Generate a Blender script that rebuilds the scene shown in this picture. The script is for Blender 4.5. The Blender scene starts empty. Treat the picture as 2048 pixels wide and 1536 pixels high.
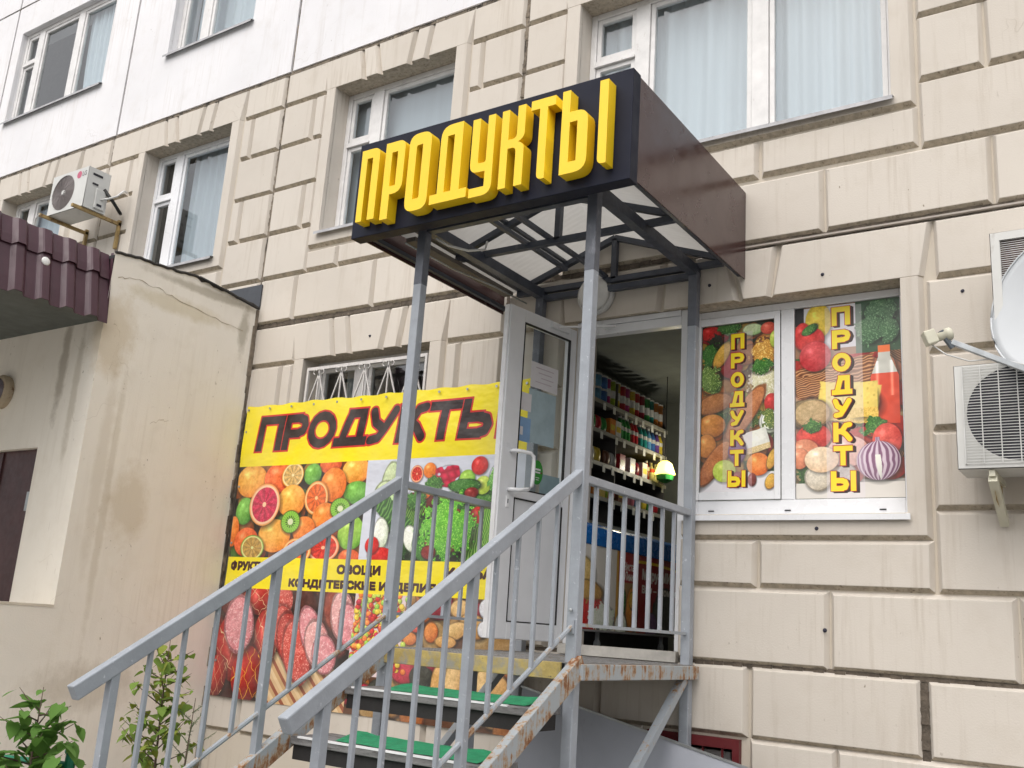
import bpy, bmesh, math, random
import numpy as np
from mathutils import Vector, Matrix
R = math.radians
random.seed(7); np.random.seed(7)
sc = bpy.context.scene
COL = sc.collection

# ------------------------------------------------------------------ camera
cam_d = bpy.data.cameras.new('camera'); cam_d.sensor_width = 36; cam_d.lens = 34.337
cam_d.clip_start = .05; cam_d.clip_end = 600
cam = bpy.data.objects.new('camera', cam_d); COL.objects.link(cam); sc.camera = cam
def cam_axes(yaw, pitch, roll):
    f = Vector((-math.sin(yaw)*math.cos(pitch), math.cos(yaw)*math.cos(pitch), math.sin(pitch)))
    r = Vector((math.cos(yaw), math.sin(yaw), 0)); u = r.cross(f)
    return math.cos(roll)*r+math.sin(roll)*u, -math.sin(roll)*r+math.cos(roll)*u, f
_r, _u, _f = cam_axes(.600694, .245904, .067315)
cam.matrix_world = Matrix(((_r.x,_u.x,-_f.x,0),(_r.y,_u.y,-_f.y,-6.137),(_r.z,_u.z,-_f.z,1.6),(0,0,0,1)))

# ------------------------------------------------------------------ sky, sun, exposure (bright overcast day)
SUN_EL, SUN_AZ = R(55), R(5)          # azimuth of the veiled sun from -Y towards +X
w = bpy.data.worlds.new('World'); sc.world = w; w.use_nodes = True
nt = w.node_tree; bg = nt.nodes['Background']
sky = nt.nodes.new('ShaderNodeTexSky'); sky.sky_type = 'NISHITA'; sky.sun_disc = False
sky.sun_elevation = SUN_EL; sky.sun_rotation = R(180-5); sky.air_density = 1.0; sky.dust_density = 5.0; sky.ozone_density = 1.0
hs = nt.nodes.new('ShaderNodeHueSaturation'); hs.inputs['Saturation'].default_value = .42
nt.links.new(sky.outputs[0], hs.inputs['Color']); nt.links.new(hs.outputs[0], bg.inputs[0]); bg.inputs[1].default_value = .15
sl = bpy.data.lights.new('sun', 'SUN'); sl.energy = 1.3; sl.angle = R(120); sl.color = (1, .96, .9)
so = bpy.data.objects.new('sun', sl); COL.objects.link(so)
sd = Vector((math.sin(SUN_AZ)*math.cos(SUN_EL), -math.cos(SUN_AZ)*math.cos(SUN_EL), math.sin(SUN_EL)))
so.rotation_euler = sd.to_track_quat('Z', 'Y').to_euler(); so.location = sd*30
sc.view_settings.view_transform = 'Standard'; sc.view_settings.look = 'None'; sc.view_settings.gamma = 1
sc.view_settings.use_curve_mapping = False; sc.view_settings.exposure = 0.36

# ------------------------------------------------------------------ materials
MATS = {}
def nodes_of(name):
    m = bpy.data.materials.new(name); m.use_nodes = True
    return m, m.node_tree, m.node_tree.nodes['Principled BSDF']
def mixrgb(nt, fac, a, b, blend='MIX'):
    n = nt.nodes.new('ShaderNodeMix'); n.data_type = 'RGBA'; n.blend_type = blend
    for s, v in ((0, fac), (6, a), (7, b)):
        if hasattr(v, 'is_linked') or hasattr(v, 'links'): nt.links.new(v, n.inputs[s])
        else: n.inputs[s].default_value = v if s == 0 else (*v[:3], 1)
    return n.outputs[2]
def noise(nt, scale, detail=4, rough=.55, stretch=None, co='world', off=(0,0,0)):
    n = nt.nodes.new('ShaderNodeTexNoise'); n.inputs['Scale'].default_value = scale
    n.inputs['Detail'].default_value = detail; n.inputs['Roughness'].default_value = rough
    src = nt.nodes.new('ShaderNodeNewGeometry').outputs['Position'] if co == 'world' else nt.nodes.new('ShaderNodeTexCoord').outputs['Object']
    mp = nt.nodes.new('ShaderNodeMapping'); nt.links.new(src, mp.inputs[0])
    if stretch: mp.inputs['Scale'].default_value = stretch
    mp.inputs['Location'].default_value = off
    nt.links.new(mp.outputs[0], n.inputs['Vector'])
    return n.outputs['Fac']
def ramp(nt, src, lo, hi, a=0., b=1.):
    n = nt.nodes.new('ShaderNodeMapRange'); n.inputs[1].default_value = lo; n.inputs[2].default_value = hi
    n.inputs[3].default_value = a; n.inputs[4].default_value = b; n.clamp = True
    nt.links.new(src, n.inputs[0]); return n.outputs[0]
def math_(nt, op, a, b):
    n = nt.nodes.new('ShaderNodeMath'); n.operation = op
    for i, v in enumerate((a, b)):
        if hasattr(v, 'links'): nt.links.new(v, n.inputs[i])
        else: n.inputs[i].default_value = v
    return n.outputs[0]
def bump(nt, bs, h, strength, dist=.01):
    b = nt.nodes.new('ShaderNodeBump'); b.inputs['Strength'].default_value = strength; b.inputs['Distance'].default_value = dist
    nt.links.new(h, b.inputs['Height']); nt.links.new(b.outputs[0], bs.inputs['Normal'])
def mat(name, col, rough=.6, metal=0., var=.12, scale=5., bmp=0., bscale=60., co='world', spec=.5, dirt=None, stretch=None, emit=None, sheen=0, trans=0.):
    """plain surface with cloudy tone variation, optional dirt (colour, lo, hi, scale, stretch) and fine relief"""
    if name in MATS: return MATS[name]
    m, nt, bs = nodes_of(name)
    n = noise(nt, scale, 5, .6, stretch, co)
    c = mixrgb(nt, ramp(nt, n, .3, .7), [x*(1-var) for x in col], [min(1, x*(1+var)) for x in col])
    if dirt:
        for (dc, lo, hi, ds, st) in dirt:
            d = ramp(nt, noise(nt, ds, 6, .65, st, co, (3.1, 1.7, 5.3)), lo, hi)
            c = mixrgb(nt, d, c, dc)
    nt.links.new(c, bs.inputs['Base Color'])
    bs.inputs['Roughness'].default_value = rough; bs.inputs['Metallic'].default_value = metal
    bs.inputs['Specular IOR Level'].default_value = spec
    if rough > .15:
        nt.links.new(ramp(nt, noise(nt, scale*3, 3, .6, None, co), .25, .75, max(.05, rough-.1), min(1, rough+.1)), bs.inputs['Roughness'])
    if bmp: bump(nt, bs, noise(nt, bscale, 4, .6, None, co), bmp, .008)
    if emit: bs.inputs['Emission Color'].default_value = (*emit[:3], 1); bs.inputs['Emission Strength'].default_value = emit[3]
    if trans: bs.inputs['Transmission Weight'].default_value = trans
    MATS[name] = m; return m
def wall_mat(name, col, streak=.25, specks=True, stains=(), rnd=0):
    """painted plaster: clouds, vertical wash streaks, specks, and a few stains with their own place (x, y, z, radius x, radius z, strength)"""
    m, nt, bs = nodes_of(name)
    a = noise(nt, .7, 5, .6); b = noise(nt, 3.5, 6, .65, (1, 1, 1), 'world', (9, 2, 4))
    c = mixrgb(nt, ramp(nt, a, .3, .7), [x*.93 for x in col], [min(1, x*1.05) for x in col])
    c = mixrgb(nt, ramp(nt, b, .52, .78, 0, .35), c, (col[0]*.78, col[1]*.74, col[2]*.68))
    st = noise(nt, 1, 6, .7, (7, 7, .5))
    c = mixrgb(nt, ramp(nt, st, .55, .8, 0, streak), c, (col[0]*.52, col[1]*.45, col[2]*.36))
    st2 = noise(nt, 1, 5, .6, (30, 30, 1.2))
    c = mixrgb(nt, ramp(nt, math_(nt, 'MULTIPLY', st2, a), .3, .42, 0, streak*.9), c, (col[0]*.6, col[1]*.54, col[2]*.46))
    if specks:
        sp = noise(nt, 42, 2, .5, (1, 1, .6)); cl = ramp(nt, noise(nt, 2.2, 3), .5, .66)
        c = mixrgb(nt, math_(nt, 'MULTIPLY', ramp(nt, sp, .7, .75), cl), c, (col[0]*.4, col[1]*.36, col[2]*.3))
        v = nt.nodes.new('ShaderNodeTexVoronoi'); v.feature = 'DISTANCE_TO_EDGE'; v.inputs['Scale'].default_value = .8
        ge = nt.nodes.new('ShaderNodeNewGeometry'); wob = nt.nodes.new('ShaderNodeTexNoise'); wob.inputs['Scale'].default_value = 5
        ad = nt.nodes.new('ShaderNodeMix'); ad.data_type = 'VECTOR'; ad.blend_type if False else None
        nt.links.new(ge.outputs['Position'], wob.inputs['Vector'])
        vm = nt.nodes.new('ShaderNodeVectorMath'); vm.operation = 'MULTIPLY_ADD'; vm.inputs[1].default_value = (.35, .35, .35)
        nt.links.new(wob.outputs['Color'], vm.inputs[0]); nt.links.new(ge.outputs['Position'], vm.inputs[2]); nt.links.new(vm.outputs[0], v.inputs['Vector'])
        crack = math_(nt, 'MULTIPLY', ramp(nt, v.outputs['Distance'], .004, .0), ramp(nt, noise(nt, 1.3, 2, .5, None, 'world', (4, 4, 4)), .62, .68))
        c = mixrgb(nt, math_(nt, 'MULTIPLY', crack, .3), c, (col[0]*.45, col[1]*.4, col[2]*.34))
    if rnd:         # every block is a slightly different cast
        oi = nt.nodes.new('ShaderNodeObjectInfo'); c = mixrgb(nt, ramp(nt, oi.outputs['Random'], 0, 1, 0, rnd*2), c, (col[0]*.62, col[1]*.58, col[2]*.54))
    if specks:      # slanting scuffs
        sf = noise(nt, 1, 4, .6, (16, 3, 5)); sf2 = noise(nt, 1, 3, .6, (45, 9, 6), 'world', (2, 8, 1))
        c = mixrgb(nt, math_(nt, 'MULTIPLY', ramp(nt, sf, .6, .7), ramp(nt, sf2, .62, .7, 0, .5)), c, (col[0]*.55, col[1]*.52, col[2]*.48))
    for (x, y, z, rx, rz, k, sc_) in stains:
        ge = nt.nodes.new('ShaderNodeNewGeometry'); vm = nt.nodes.new('ShaderNodeVectorMath'); vm.operation = 'SUBTRACT'; vm.inputs[1].default_value = (x, y, z)
        nt.links.new(ge.outputs['Position'], vm.inputs[0])
        v2 = nt.nodes.new('ShaderNodeVectorMath'); v2.operation = 'DIVIDE'; v2.inputs[1].default_value = (rx, rx, rz); nt.links.new(vm.outputs[0], v2.inputs[0])
        ln = nt.nodes.new('ShaderNodeVectorMath'); ln.operation = 'LENGTH'; nt.links.new(v2.outputs[0], ln.inputs[0])
        d = math_(nt, 'ADD', ln.outputs['Value'], math_(nt, 'MULTIPLY', noise(nt, 6, 8, .72), 1.25))
        c = mixrgb(nt, ramp(nt, d, 1.5, 1.05, 0, k), c, sc_)
    nt.links.new(c, bs.inputs['Base Color']); bs.inputs['Roughness'].default_value = .88; bs.inputs['Specular IOR Level'].default_value = .25
    bump(nt, bs, noise(nt, 90, 5, .65), .35, .004)
    MATS[name] = m; return m
def rusty(name, col, amount=.5, rough=.45):
    m, nt, bs = nodes_of(name)
    c = mixrgb(nt, noise(nt, 3, 4), [x*.9 for x in col], [x*1.08 for x in col])
    n1 = noise(nt, 7, 8, .72); n2 = noise(nt, 1, 6, .7, (38, 38, 4)); n = math_(nt, 'ADD', math_(nt, 'MULTIPLY', n1, .6), math_(nt, 'MULTIPLY', n2, .4))
    lo = .62-.14*amount
    c = mixrgb(nt, ramp(nt, n, lo-.05, lo+.015), c, (.38, .26, .15))
    c = mixrgb(nt, ramp(nt, n, lo, lo+.05), c, (.23, .095, .042))
    c = mixrgb(nt, ramp(nt, n, lo+.06, lo+.13), c, (.09, .04, .025))
    nt.links.new(c, bs.inputs['Base Color']); nt.links.new(ramp(nt, n, lo-.05, lo+.02, rough, .9), bs.inputs['Roughness'])
    bump(nt, bs, n, .5, .004)
    MATS[name] = m; return m
def glass(name, tint=(.9, .95, .96), f0=.05, rough=0.0):
    m = bpy.data.materials.new(name); m.use_nodes = True; nt = m.node_tree; nt.nodes.remove(nt.nodes['Principled BSDF'])
    t = nt.nodes.new('ShaderNodeBsdfTransparent'); t.inputs[0].default_value = (*tint, 1)
    g = nt.nodes.new('ShaderNodeBsdfGlossy'); g.inputs['Roughness'].default_value = rough
    fr = nt.nodes.new('ShaderNodeLayerWeight'); fr.inputs[0].default_value = .5
    fac = math_(nt, 'ADD', math_(nt, 'MULTIPLY', math_(nt, 'POWER', fr.outputs['Facing'], 5.0), 1-f0), f0)
    tc = nt.nodes.new('ShaderNodeBump'); tc.inputs['Strength'].default_value = .02; tc.inputs['Distance'].default_value = .05
    nt.links.new(noise(nt, 1.6, 2), tc.inputs['Height']); nt.links.new(tc.outputs[0], g.inputs['Normal'])
    mx = nt.nodes.new('ShaderNodeMixShader'); nt.links.new(fac, mx.inputs[0])
    nt.links.new(t.outputs[0], mx.inputs[1]); nt.links.new(g.outputs[0], mx.inputs[2])
    nt.links.new(mx.outputs[0], nt.nodes['Material Output'].inputs[0]); MATS[name] = m; return m
def cloth(name, col, tl=.45):
    m = bpy.data.materials.new(name); m.use_nodes = True; nt = m.node_tree; bs = nt.nodes['Principled BSDF']
    c = mixrgb(nt, noise(nt, 1, 4, .6, (9, 9, .4)), [x*.8 for x in col], col); nt.links.new(c, bs.inputs['Base Color']); bs.inputs['Roughness'].default_value = .9
    t = nt.nodes.new('ShaderNodeBsdfTranslucent'); nt.links.new(c, t.inputs[0])
    mx = nt.nodes.new('ShaderNodeMixShader'); mx.inputs[0].default_value = tl
    nt.links.new(bs.outputs[0], mx.inputs[1]); nt.links.new(t.outputs[0], mx.inputs[2]); nt.links.new(mx.outputs[0], nt.nodes['Material Output'].inputs[0])
    MATS[name] = m; return m

BEIGE = wall_mat('beige_plaster', (.62, .572, .508), .42, rnd=.07)
GROOVE = wall_mat('beige_groove', (.57, .515, .435), .4)
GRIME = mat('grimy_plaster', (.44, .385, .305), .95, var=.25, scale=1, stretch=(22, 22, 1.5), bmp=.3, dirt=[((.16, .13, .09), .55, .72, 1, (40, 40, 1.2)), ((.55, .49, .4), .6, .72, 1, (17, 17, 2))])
WHITE = wall_mat('white_panel_paint', (.76, .755, .77), .32)
ANNEX = wall_mat('annex_plaster', (.82, .77, .685), .2, True, (
    (-7.27, -1.5, 3.78, .28, .5, .38, (.46, .33, .15)), (-7.27, -1.1, 2.42, .28, .42, .34, (.44, .33, .17)), (-7.27, -.9, 4.22, .7, .12, .35, (.45, .36, .16)),
    (-7.27, -1.42, 2.7, .08, 1.2, .22, (.40, .31, .19)), (-7.27, -1.32, 2.4, .05, 1.6, .3, (.42, .34, .22)),
    (-7.75, -1.61, 3.6, .09, .7, .55, (.25, .2, .14)), (-7.52, -1.61, 3.3, .07, .9, .4, (.35, .29, .2)), (-7.27, -.6, 4.45, .9, .06, .5, (.25, .21, .13)),
    (-7.27, -1.2, .95, .7, .25, .35, (.36, .29, .2)), (-7.27, -.15, 4.2, .08, .35, .5, (.2, .17, .1))))
MASTIC = mat('joint_mastic', (.105, .085, .065), .9, var=.5, scale=18, bmp=.8, bscale=40, dirt=[((.35, .3, .23), .66, .72, 22, (1, 1, .35))])
JOINTL = mat('joint_mastic_light', (.20, .165, .125), .9, var=.35, scale=16, bmp=.7, bscale=40, dirt=[((.06, .05, .04), .52, .62, 9, (1, 1, .4)), ((.6, .55, .47), .62, .7, 25, (1, 1, .3))])
FRAME = mat('old_white_frame_paint', (.70, .69, .68), .5, var=.1, scale=7, dirt=[((.35, .32, .28), .63, .78, 12, (1, 1, .5))])
PVC = mat('white_plastic_frame', (.78, .79, .81), .3, var=.05, scale=3, dirt=[((.45, .43, .4), .68, .85, 8, (1, 1, .4))])
DOORP = mat('door_plastic', (.68, .69, .71), .35, var=.06, scale=3, dirt=[((.36, .35, .34), .64, .85, 6, (1, 1, .4))])
TIN = mat('zinc_sill', (.42, .42, .43), .5, .1, var=.2, scale=9, dirt=[((.15, .14, .13), .6, .75, 9, None)])
GLASS = glass('window_glass', f0=.13)
GLASSD = glass('door_glass', (.86, .9, .9), .05)
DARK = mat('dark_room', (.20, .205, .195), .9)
PTOP = mat('post_top_paint_shade', (.12, .13, .155), .42, var=.2, scale=8, bmp=.15, bscale=40, dirt=[((.22, .23, .26), .6, .72, 16, (1, 1, .4))])  # darker top paint, with the shade under the canopy put into its colour
CURT = cloth('white_curtain', (.76, .83, .89), .3)
CURT3 = cloth('blue_grey_curtain', (.60, .66, .72), .3)
CURT2 = cloth('grey_curtain', (.5, .53, .54))
RAIL = mat('grey_blue_rail_paint', (.31, .335, .37), .42, var=.1, scale=9, bmp=.15, bscale=50, dirt=[((.16, .16, .17), .66, .8, 14, None), ((.52, .54, .58), .64, .7, 30, None)])
POSTD = mat('dark_slate_frame_paint', (.05, .058, .078), .42, var=.25, scale=8, bmp=.15, bscale=40, dirt=[((.13, .14, .16), .62, .75, 16, (1, 1, .4))])
RUST = rusty('rusted_grey_beam', (.35, .38, .40), .7)
RUST2 = rusty('lightly_rusted_rail', (.32, .35, .38), .25)
YELP = mat('worn_yellow_plate', (.40, .30, .10), .6, var=.3, scale=10, bmp=.3, dirt=[((.27, .25, .21), .45, .62, 12, None), ((.08, .075, .06), .66, .72, 26, None)])
DECK = mat('checker_plate', (.24, .235, .23), .5, .3, var=.2, scale=6, bmp=.5, bscale=90, dirt=[((.2, .15, .1), .55, .7, 7, None)])
WOOD = mat('weathered_tread_board', (.17, .165, .165), .8, var=.35, scale=6, bmp=.6, bscale=60, stretch=(1, 6, 6), dirt=[((.06, .055, .05), .55, .7, 9, (1, 6, 6))])
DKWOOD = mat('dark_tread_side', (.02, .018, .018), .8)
MAT_G = mat('green_rubber_mat', (.015, .23, .10), .75, var=.25, scale=14, bmp=.8, bscale=160)
STRIP = mat('white_nosing', (.75, .75, .76), .4, var=.08, scale=12)
SIGNP = mat('anthracite_sign_panel', (.013, .015, .028), .5, spec=.15, var=.08, scale=3)
YEL = mat('yellow_letter_plastic', (.92, .61, .012), .38, var=.03, scale=4)
BROWN = mat('brown_glossy_sheet', (.060, .030, .030), .22, var=.12, scale=2, dirt=[((.3, .27, .26), .735, .75, 40, None)])
TILE = mat('maroon_metal_tile', (.062, .022, .034), .42, var=.15, scale=4, spec=.6)
SOFFIT = mat('soffit_boards', (.10, .11, .10), .7, var=.2, scale=4)
MAROON = mat('maroon_door_paint', (.06, .022, .022), .45, var=.2, scale=6)
REDP = mat('dark_red_frame', (.12, .012, .015), .5, var=.2, scale=8)
AC = mat('ac_casing', (.60, .60, .575), .42, var=.06, scale=4, dirt=[((.4, .38, .34), .64, .8, 10, (1, 1, .4))])
ACD = mat('ac_dark', (.02, .02, .028), .5)
FAN = mat('ac_fan_brown', (.17, .145, .14), .5)
PIPEB = mat('bracket_ochre', (.36, .25, .10), .6, var=.25, scale=12, dirt=[((.12, .06, .03), .55, .7, 14, None)])
BLACK = mat('black_rubber', (.012, .012, .012), .6)
WIRE = mat('white_wire', (.62, .62, .60), .5)
GREYS = mat('grey_sheet_metal', (.36, .38, .43), .5, .0, var=.09, scale=2, dirt=[((.2, .2, .22), .62, .8, 4, (1, 1, .4))])
GREENP = mat('green_fence_paint', (.01, .16, .09), .45, var=.2, scale=10)
DISH = mat('dish_white', (.56, .585, .605), .35, var=.03, scale=3, dirt=[((.3, .3, .3), .7, .8, 9, (1, 1, .2))])
CREAM = mat('lnb_cream', (.62, .6, .48), .5)
STEEL = mat('galvanised_steel', (.42, .44, .45), .4, .7, var=.15, scale=15)
ASPH = mat('pale_paving', (.20, .195, .185), .9, var=.2, scale=2, bmp=.6, bscale=80)
PAPER = mat('paper_sheet', (.62, .60, .61), .8, var=.04, scale=4)
PAPERB = mat('pale_blue_sheet', (.33, .42, .45), .7, var=.12, scale=8)
PAPERC = mat('blue_sheet', (.20, .33, .52), .7, var=.1, scale=8)
STICK = mat('green_sticker', (.03, .22, .03), .5, var=.1, scale=8)
INK = mat('dark_ink', (.03, .03, .05), .7)
POLYC = None
POLYC = cloth('cellular_polycarbonate', (.55, .54, .515), .5)

# ------------------------------------------------------------------ geometry helpers
class MB:
    """collects boxes, bars, tubes and lathes; build() links them as ONE mesh object"""
    def __init__(s): s.v = []; s.f = []; s.m = []; s.mi = 0
    def add(s, vs, fs):
        o = len(s.v); s.v += [tuple(p) for p in vs]; s.f += [tuple(i+o for i in f) for f in fs]; s.m += [s.mi]*len(fs); return s
    def box(s, x0, x1, y0, y1, z0, z1):
        vs = [(x, y, z) for x in (x0, x1) for y in (y0, y1) for z in (z0, z1)]
        return s.add(vs, [(0,1,3,2),(4,6,7,5),(0,4,5,1),(2,3,7,6),(0,2,6,4),(1,5,7,3)])
    def bar(s, p, q, w, h=None, up=(0,0,1)):
        h = h or w; p = Vector(p); q = Vector(q); d = (q-p).normalized(); up = Vector(up)
        if abs(d.dot(up)) > .98: up = Vector((0,1,0))
        a = d.cross(up).normalized(); b = a.cross(d)
        vs = [c+a*(sa*w/2)+b*(sb*h/2) for c in (p, q) for sa, sb in ((-1,-1),(1,-1),(1,1),(-1,1))]
        return s.add(vs, [(3,2,1,0),(4,5,6,7),(0,1,5,4),(1,2,6,5),(2,3,7,6),(3,0,4,7)])
    def tube(s, pts, r, n=8):
        pts = [Vector(p) for p in pts]; rings = []
        rr = r if isinstance(r, (list, tuple)) else [r]*len(pts)
        for i, p in enumerate(pts):
            d = (pts[min(i+1, len(pts)-1)]-pts[max(i-1, 0)]).normalized()
            up = Vector((0,0,1)) if abs(d.z) < .9 else Vector((0,1,0))
            a = d.cross(up).normalized(); b = a.cross(d)
            rings.append([p+(a*math.cos(2*math.pi*k/n)+b*math.sin(2*math.pi*k/n))*rr[i] for k in range(n)])
        fs = [(i*n+k, i*n+(k+1)%n, (i+1)*n+(k+1)%n, (i+1)*n+k) for i in range(len(pts)-1) for k in range(n)]
        fs += [tuple(range(n-1,-1,-1)), tuple((len(pts)-1)*n+k for k in range(n))]
        return s.add([v for r_ in rings for v in r_], fs)
    def lathe(s, o, axis, prof, n=16):
        o = Vector(o); d = Vector(axis).normalized(); up = Vector((0,0,1)) if abs(d.z) < .9 else Vector((0,1,0))
        a = d.cross(up).normalized(); b = a.cross(d)
        vs = [o+d*h+(a*math.cos(2*math.pi*k/n)+b*math.sin(2*math.pi*k/n))*r for r, h in prof for k in range(n)]
        fs = [(i*n+k, i*n+(k+1)%n, (i+1)*n+(k+1)%n, (i+1)*n+k) for i in range(len(prof)-1) for k in range(n)]
        if prof[0][0] > 1e-5: fs.append(tuple(range(n-1,-1,-1)))
        if prof[-1][0] > 1e-5: fs.append(tuple((len(prof)-1)*n+k for k in range(n)))
        return s.add(vs, fs)
    def build(s, name, mats, parent=None, smooth=False, bevel=0):
        me = bpy.data.meshes.new(name); me.from_pydata(s.v, [], s.f); me.validate()
        for m in (mats if isinstance(mats, list) else [mats]): me.materials.append(m)
        if len(set(s.m)) > 1:
            for p, k in zip(me.polygons, s.m): p.material_index = k
        bm = bmesh.new(); bm.from_mesh(me); bmesh.ops.recalc_face_normals(bm, faces=bm.faces); bm.to_mesh(me); bm.free()
        return link(name, me, parent, smooth, bevel)
def link(name, me, parent=None, smooth=False, bevel=0):
    o = bpy.data.objects.new(name, me); COL.objects.link(o)
    if parent: o.parent = parent
    if smooth: me.shade_smooth() if smooth is True else me.set_sharp_from_angle(angle=R(smooth)) if False else me.shade_smooth()
    if bevel:
        b = o.modifiers.new('bevel', 'BEVEL'); b.width = bevel; b.segments = 2; b.limit_method = 'ANGLE'
    return o
def tag(o, label=None, cat=None, group=None, kind=None):
    if label: o['label'] = label
    if cat: o['category'] = cat
    if group: o['group'] = group
    if kind: o['kind'] = kind
    return o
def thing(name, label, cat, group=None, loc=(0,0,0)):
    o = bpy.data.objects.new(name, None); COL.objects.link(o); o.empty_display_size = .2
    o.location = loc
    return tag(o, label, cat, group)
def part(o, parent):
    """parent o to an Empty that is not at the origin, keeping o where it is"""
    o.parent = parent; o.matrix_parent_inverse = Matrix.Translation(parent.location).inverted(); return o
def box(name, b, m, parent=None, bevel=0): return MB().box(*b).build(name, m, parent, bevel=bevel)
def offset_poly(poly, offs):
    n = len(poly); L = []
    for i in range(n):
        (x0, z0), (x1, z1) = poly[i], poly[(i+1) % n]; dx, dz = x1-x0, z1-z0; l = math.hypot(dx, dz)
        nx, nz = dz/l, -dx/l; L.append((x0+nx*offs[i], z0+nz*offs[i], dx, dz))
    out = []
    for i in range(n):
        a, b = L[i-1], L[i]; det = a[2]*b[3]-a[3]*b[2]
        if abs(det) < 1e-9: out.append((b[0], b[1])); continue
        t = ((b[0]-a[0])*b[3]-(b[1]-a[1])*b[2])/det; out.append((a[0]+a[2]*t, a[1]+a[3]*t))
    return out
GD = .044            # depth of the grooves between facing blocks
def raised(name, poly, parent, m, offs=None, ch=.029, yf=0., yb=GD+.004, j=.0):
    """a facing block: front outline (counter-clockwise seen from the street) with chamfered edges back to the groove"""
    n = len(poly); offs = offs or [ch]*n
    if j: poly = [(x+random.uniform(-j, j), z+random.uniform(-j, j)) for x, z in poly]
    out = offset_poly(poly, offs); yf += random.uniform(-.002, .002) if j else 0
    vs = [(x, yf, z) for x, z in poly]+[(x, yb, z) for x, z in out]; q = MB()
    q.add(vs, [tuple(range(n))])
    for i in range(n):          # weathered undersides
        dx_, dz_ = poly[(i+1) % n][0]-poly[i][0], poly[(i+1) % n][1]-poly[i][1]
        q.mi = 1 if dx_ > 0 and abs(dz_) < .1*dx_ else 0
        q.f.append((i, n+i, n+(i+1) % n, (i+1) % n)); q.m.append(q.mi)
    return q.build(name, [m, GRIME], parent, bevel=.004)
def rect(x0, x1, z0, z1): return [(x0, z0), (x1, z0), (x1, z1), (x0, z1)]
def curve_mesh(loops, half):
    cu = bpy.data.curves.new('tmp', 'CURVE'); cu.dimensions = '2D'; cu.fill_mode = 'BOTH'; cu.extrude = half
    for lp in loops:
        sp = cu.splines.new('POLY'); sp.points.add(len(lp)-1); sp.use_cyclic_u = True
        for p, (x, z) in zip(sp.points, lp): p.co = (x, z, 0, 1)
    o = bpy.data.objects.new('tmp', cu); COL.objects.link(o)
    me = bpy.data.meshes.new_from_object(o.evaluated_get(bpy.context.evaluated_depsgraph_get()))
    bpy.data.objects.remove(o); bpy.data.curves.remove(cu); return me
def place_xz(me, y):            # a mesh drawn in xy -> upright in xz, facing -Y
    for v in me.vertices: x, z, d = v.co; v.co = (x, y-d, z)
    me.update()
def rounded(poly, rad):
    """corner rounding: rad = {corner index: radius}"""
    out = []
    n = len(poly)
    for i, p in enumerate(poly):
        r = rad.get(i, 0)
        if not r: out.append(p); continue
        p = Vector(p); a = (Vector(poly[i-1])-p); b = (Vector(poly[(i+1) % n])-p); r = min(r, a.length*.98, b.length*.98)
        a = p+a.normalized()*r; b = p+b.normalized()*r
        for k in range(6):
            t = k/5; q = a*(1-t)**2+p*2*t*(1-t)+b*t*t; out.append((q.x, q.y))
    return out
_fonts = {}
def text_tris(s, offset=0.0, space=1.0):
    """triangles of a line of text in the built-in font, baseline at 0"""
    key = (s, offset, space)
    if key in _fonts: return _fonts[key]
    cu = bpy.data.curves.new('tmp', 'FONT'); cu.body = s; cu.offset = offset; cu.space_character = space; cu.resolution_u = 5
    o = bpy.data.objects.new('tmp', cu); COL.objects.link(o)
    me = bpy.data.meshes.new_from_object(o.evaluated_get(bpy.context.evaluated_depsgraph_get()))
    me.calc_loop_triangles(); V = np.array([v.co[:2] for v in me.vertices])
    T = np.array([V[list(t.vertices)] for t in me.loop_triangles])
    bpy.data.objects.remove(o); bpy.data.curves.remove(cu); bpy.data.meshes.remove(me)
    _fonts[key] = T; return T
def fit_text(s, x0, x1, z0, z1, bold=.02, shear=0., space=1.0, extra=0.):
    T0 = text_tris(s, bold, space); lo = T0.reshape(-1, 2).min(0); hi = T0.reshape(-1, 2).max(0)
    T = (T0 if not extra else text_tris(s, bold+extra, space)).copy()
    T = (T-lo)/(hi-lo)
    T = np.stack([x0+T[..., 0]*(x1-x0)+shear*(T[..., 1]*(z1-z0)), z0+T[..., 1]*(z1-z0)], -1); return T
def text_obj(name, s, parent, m, x0, x1, z0, z1, fn, **k):
    T = fit_text(s, x0, x1, z0, z1, **k); vs = [fn(*p) for t in T for p in t]
    return MB().add(vs, [(3*i, 3*i+1, 3*i+2) for i in range(len(T))]).build(name, m, parent)

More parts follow.
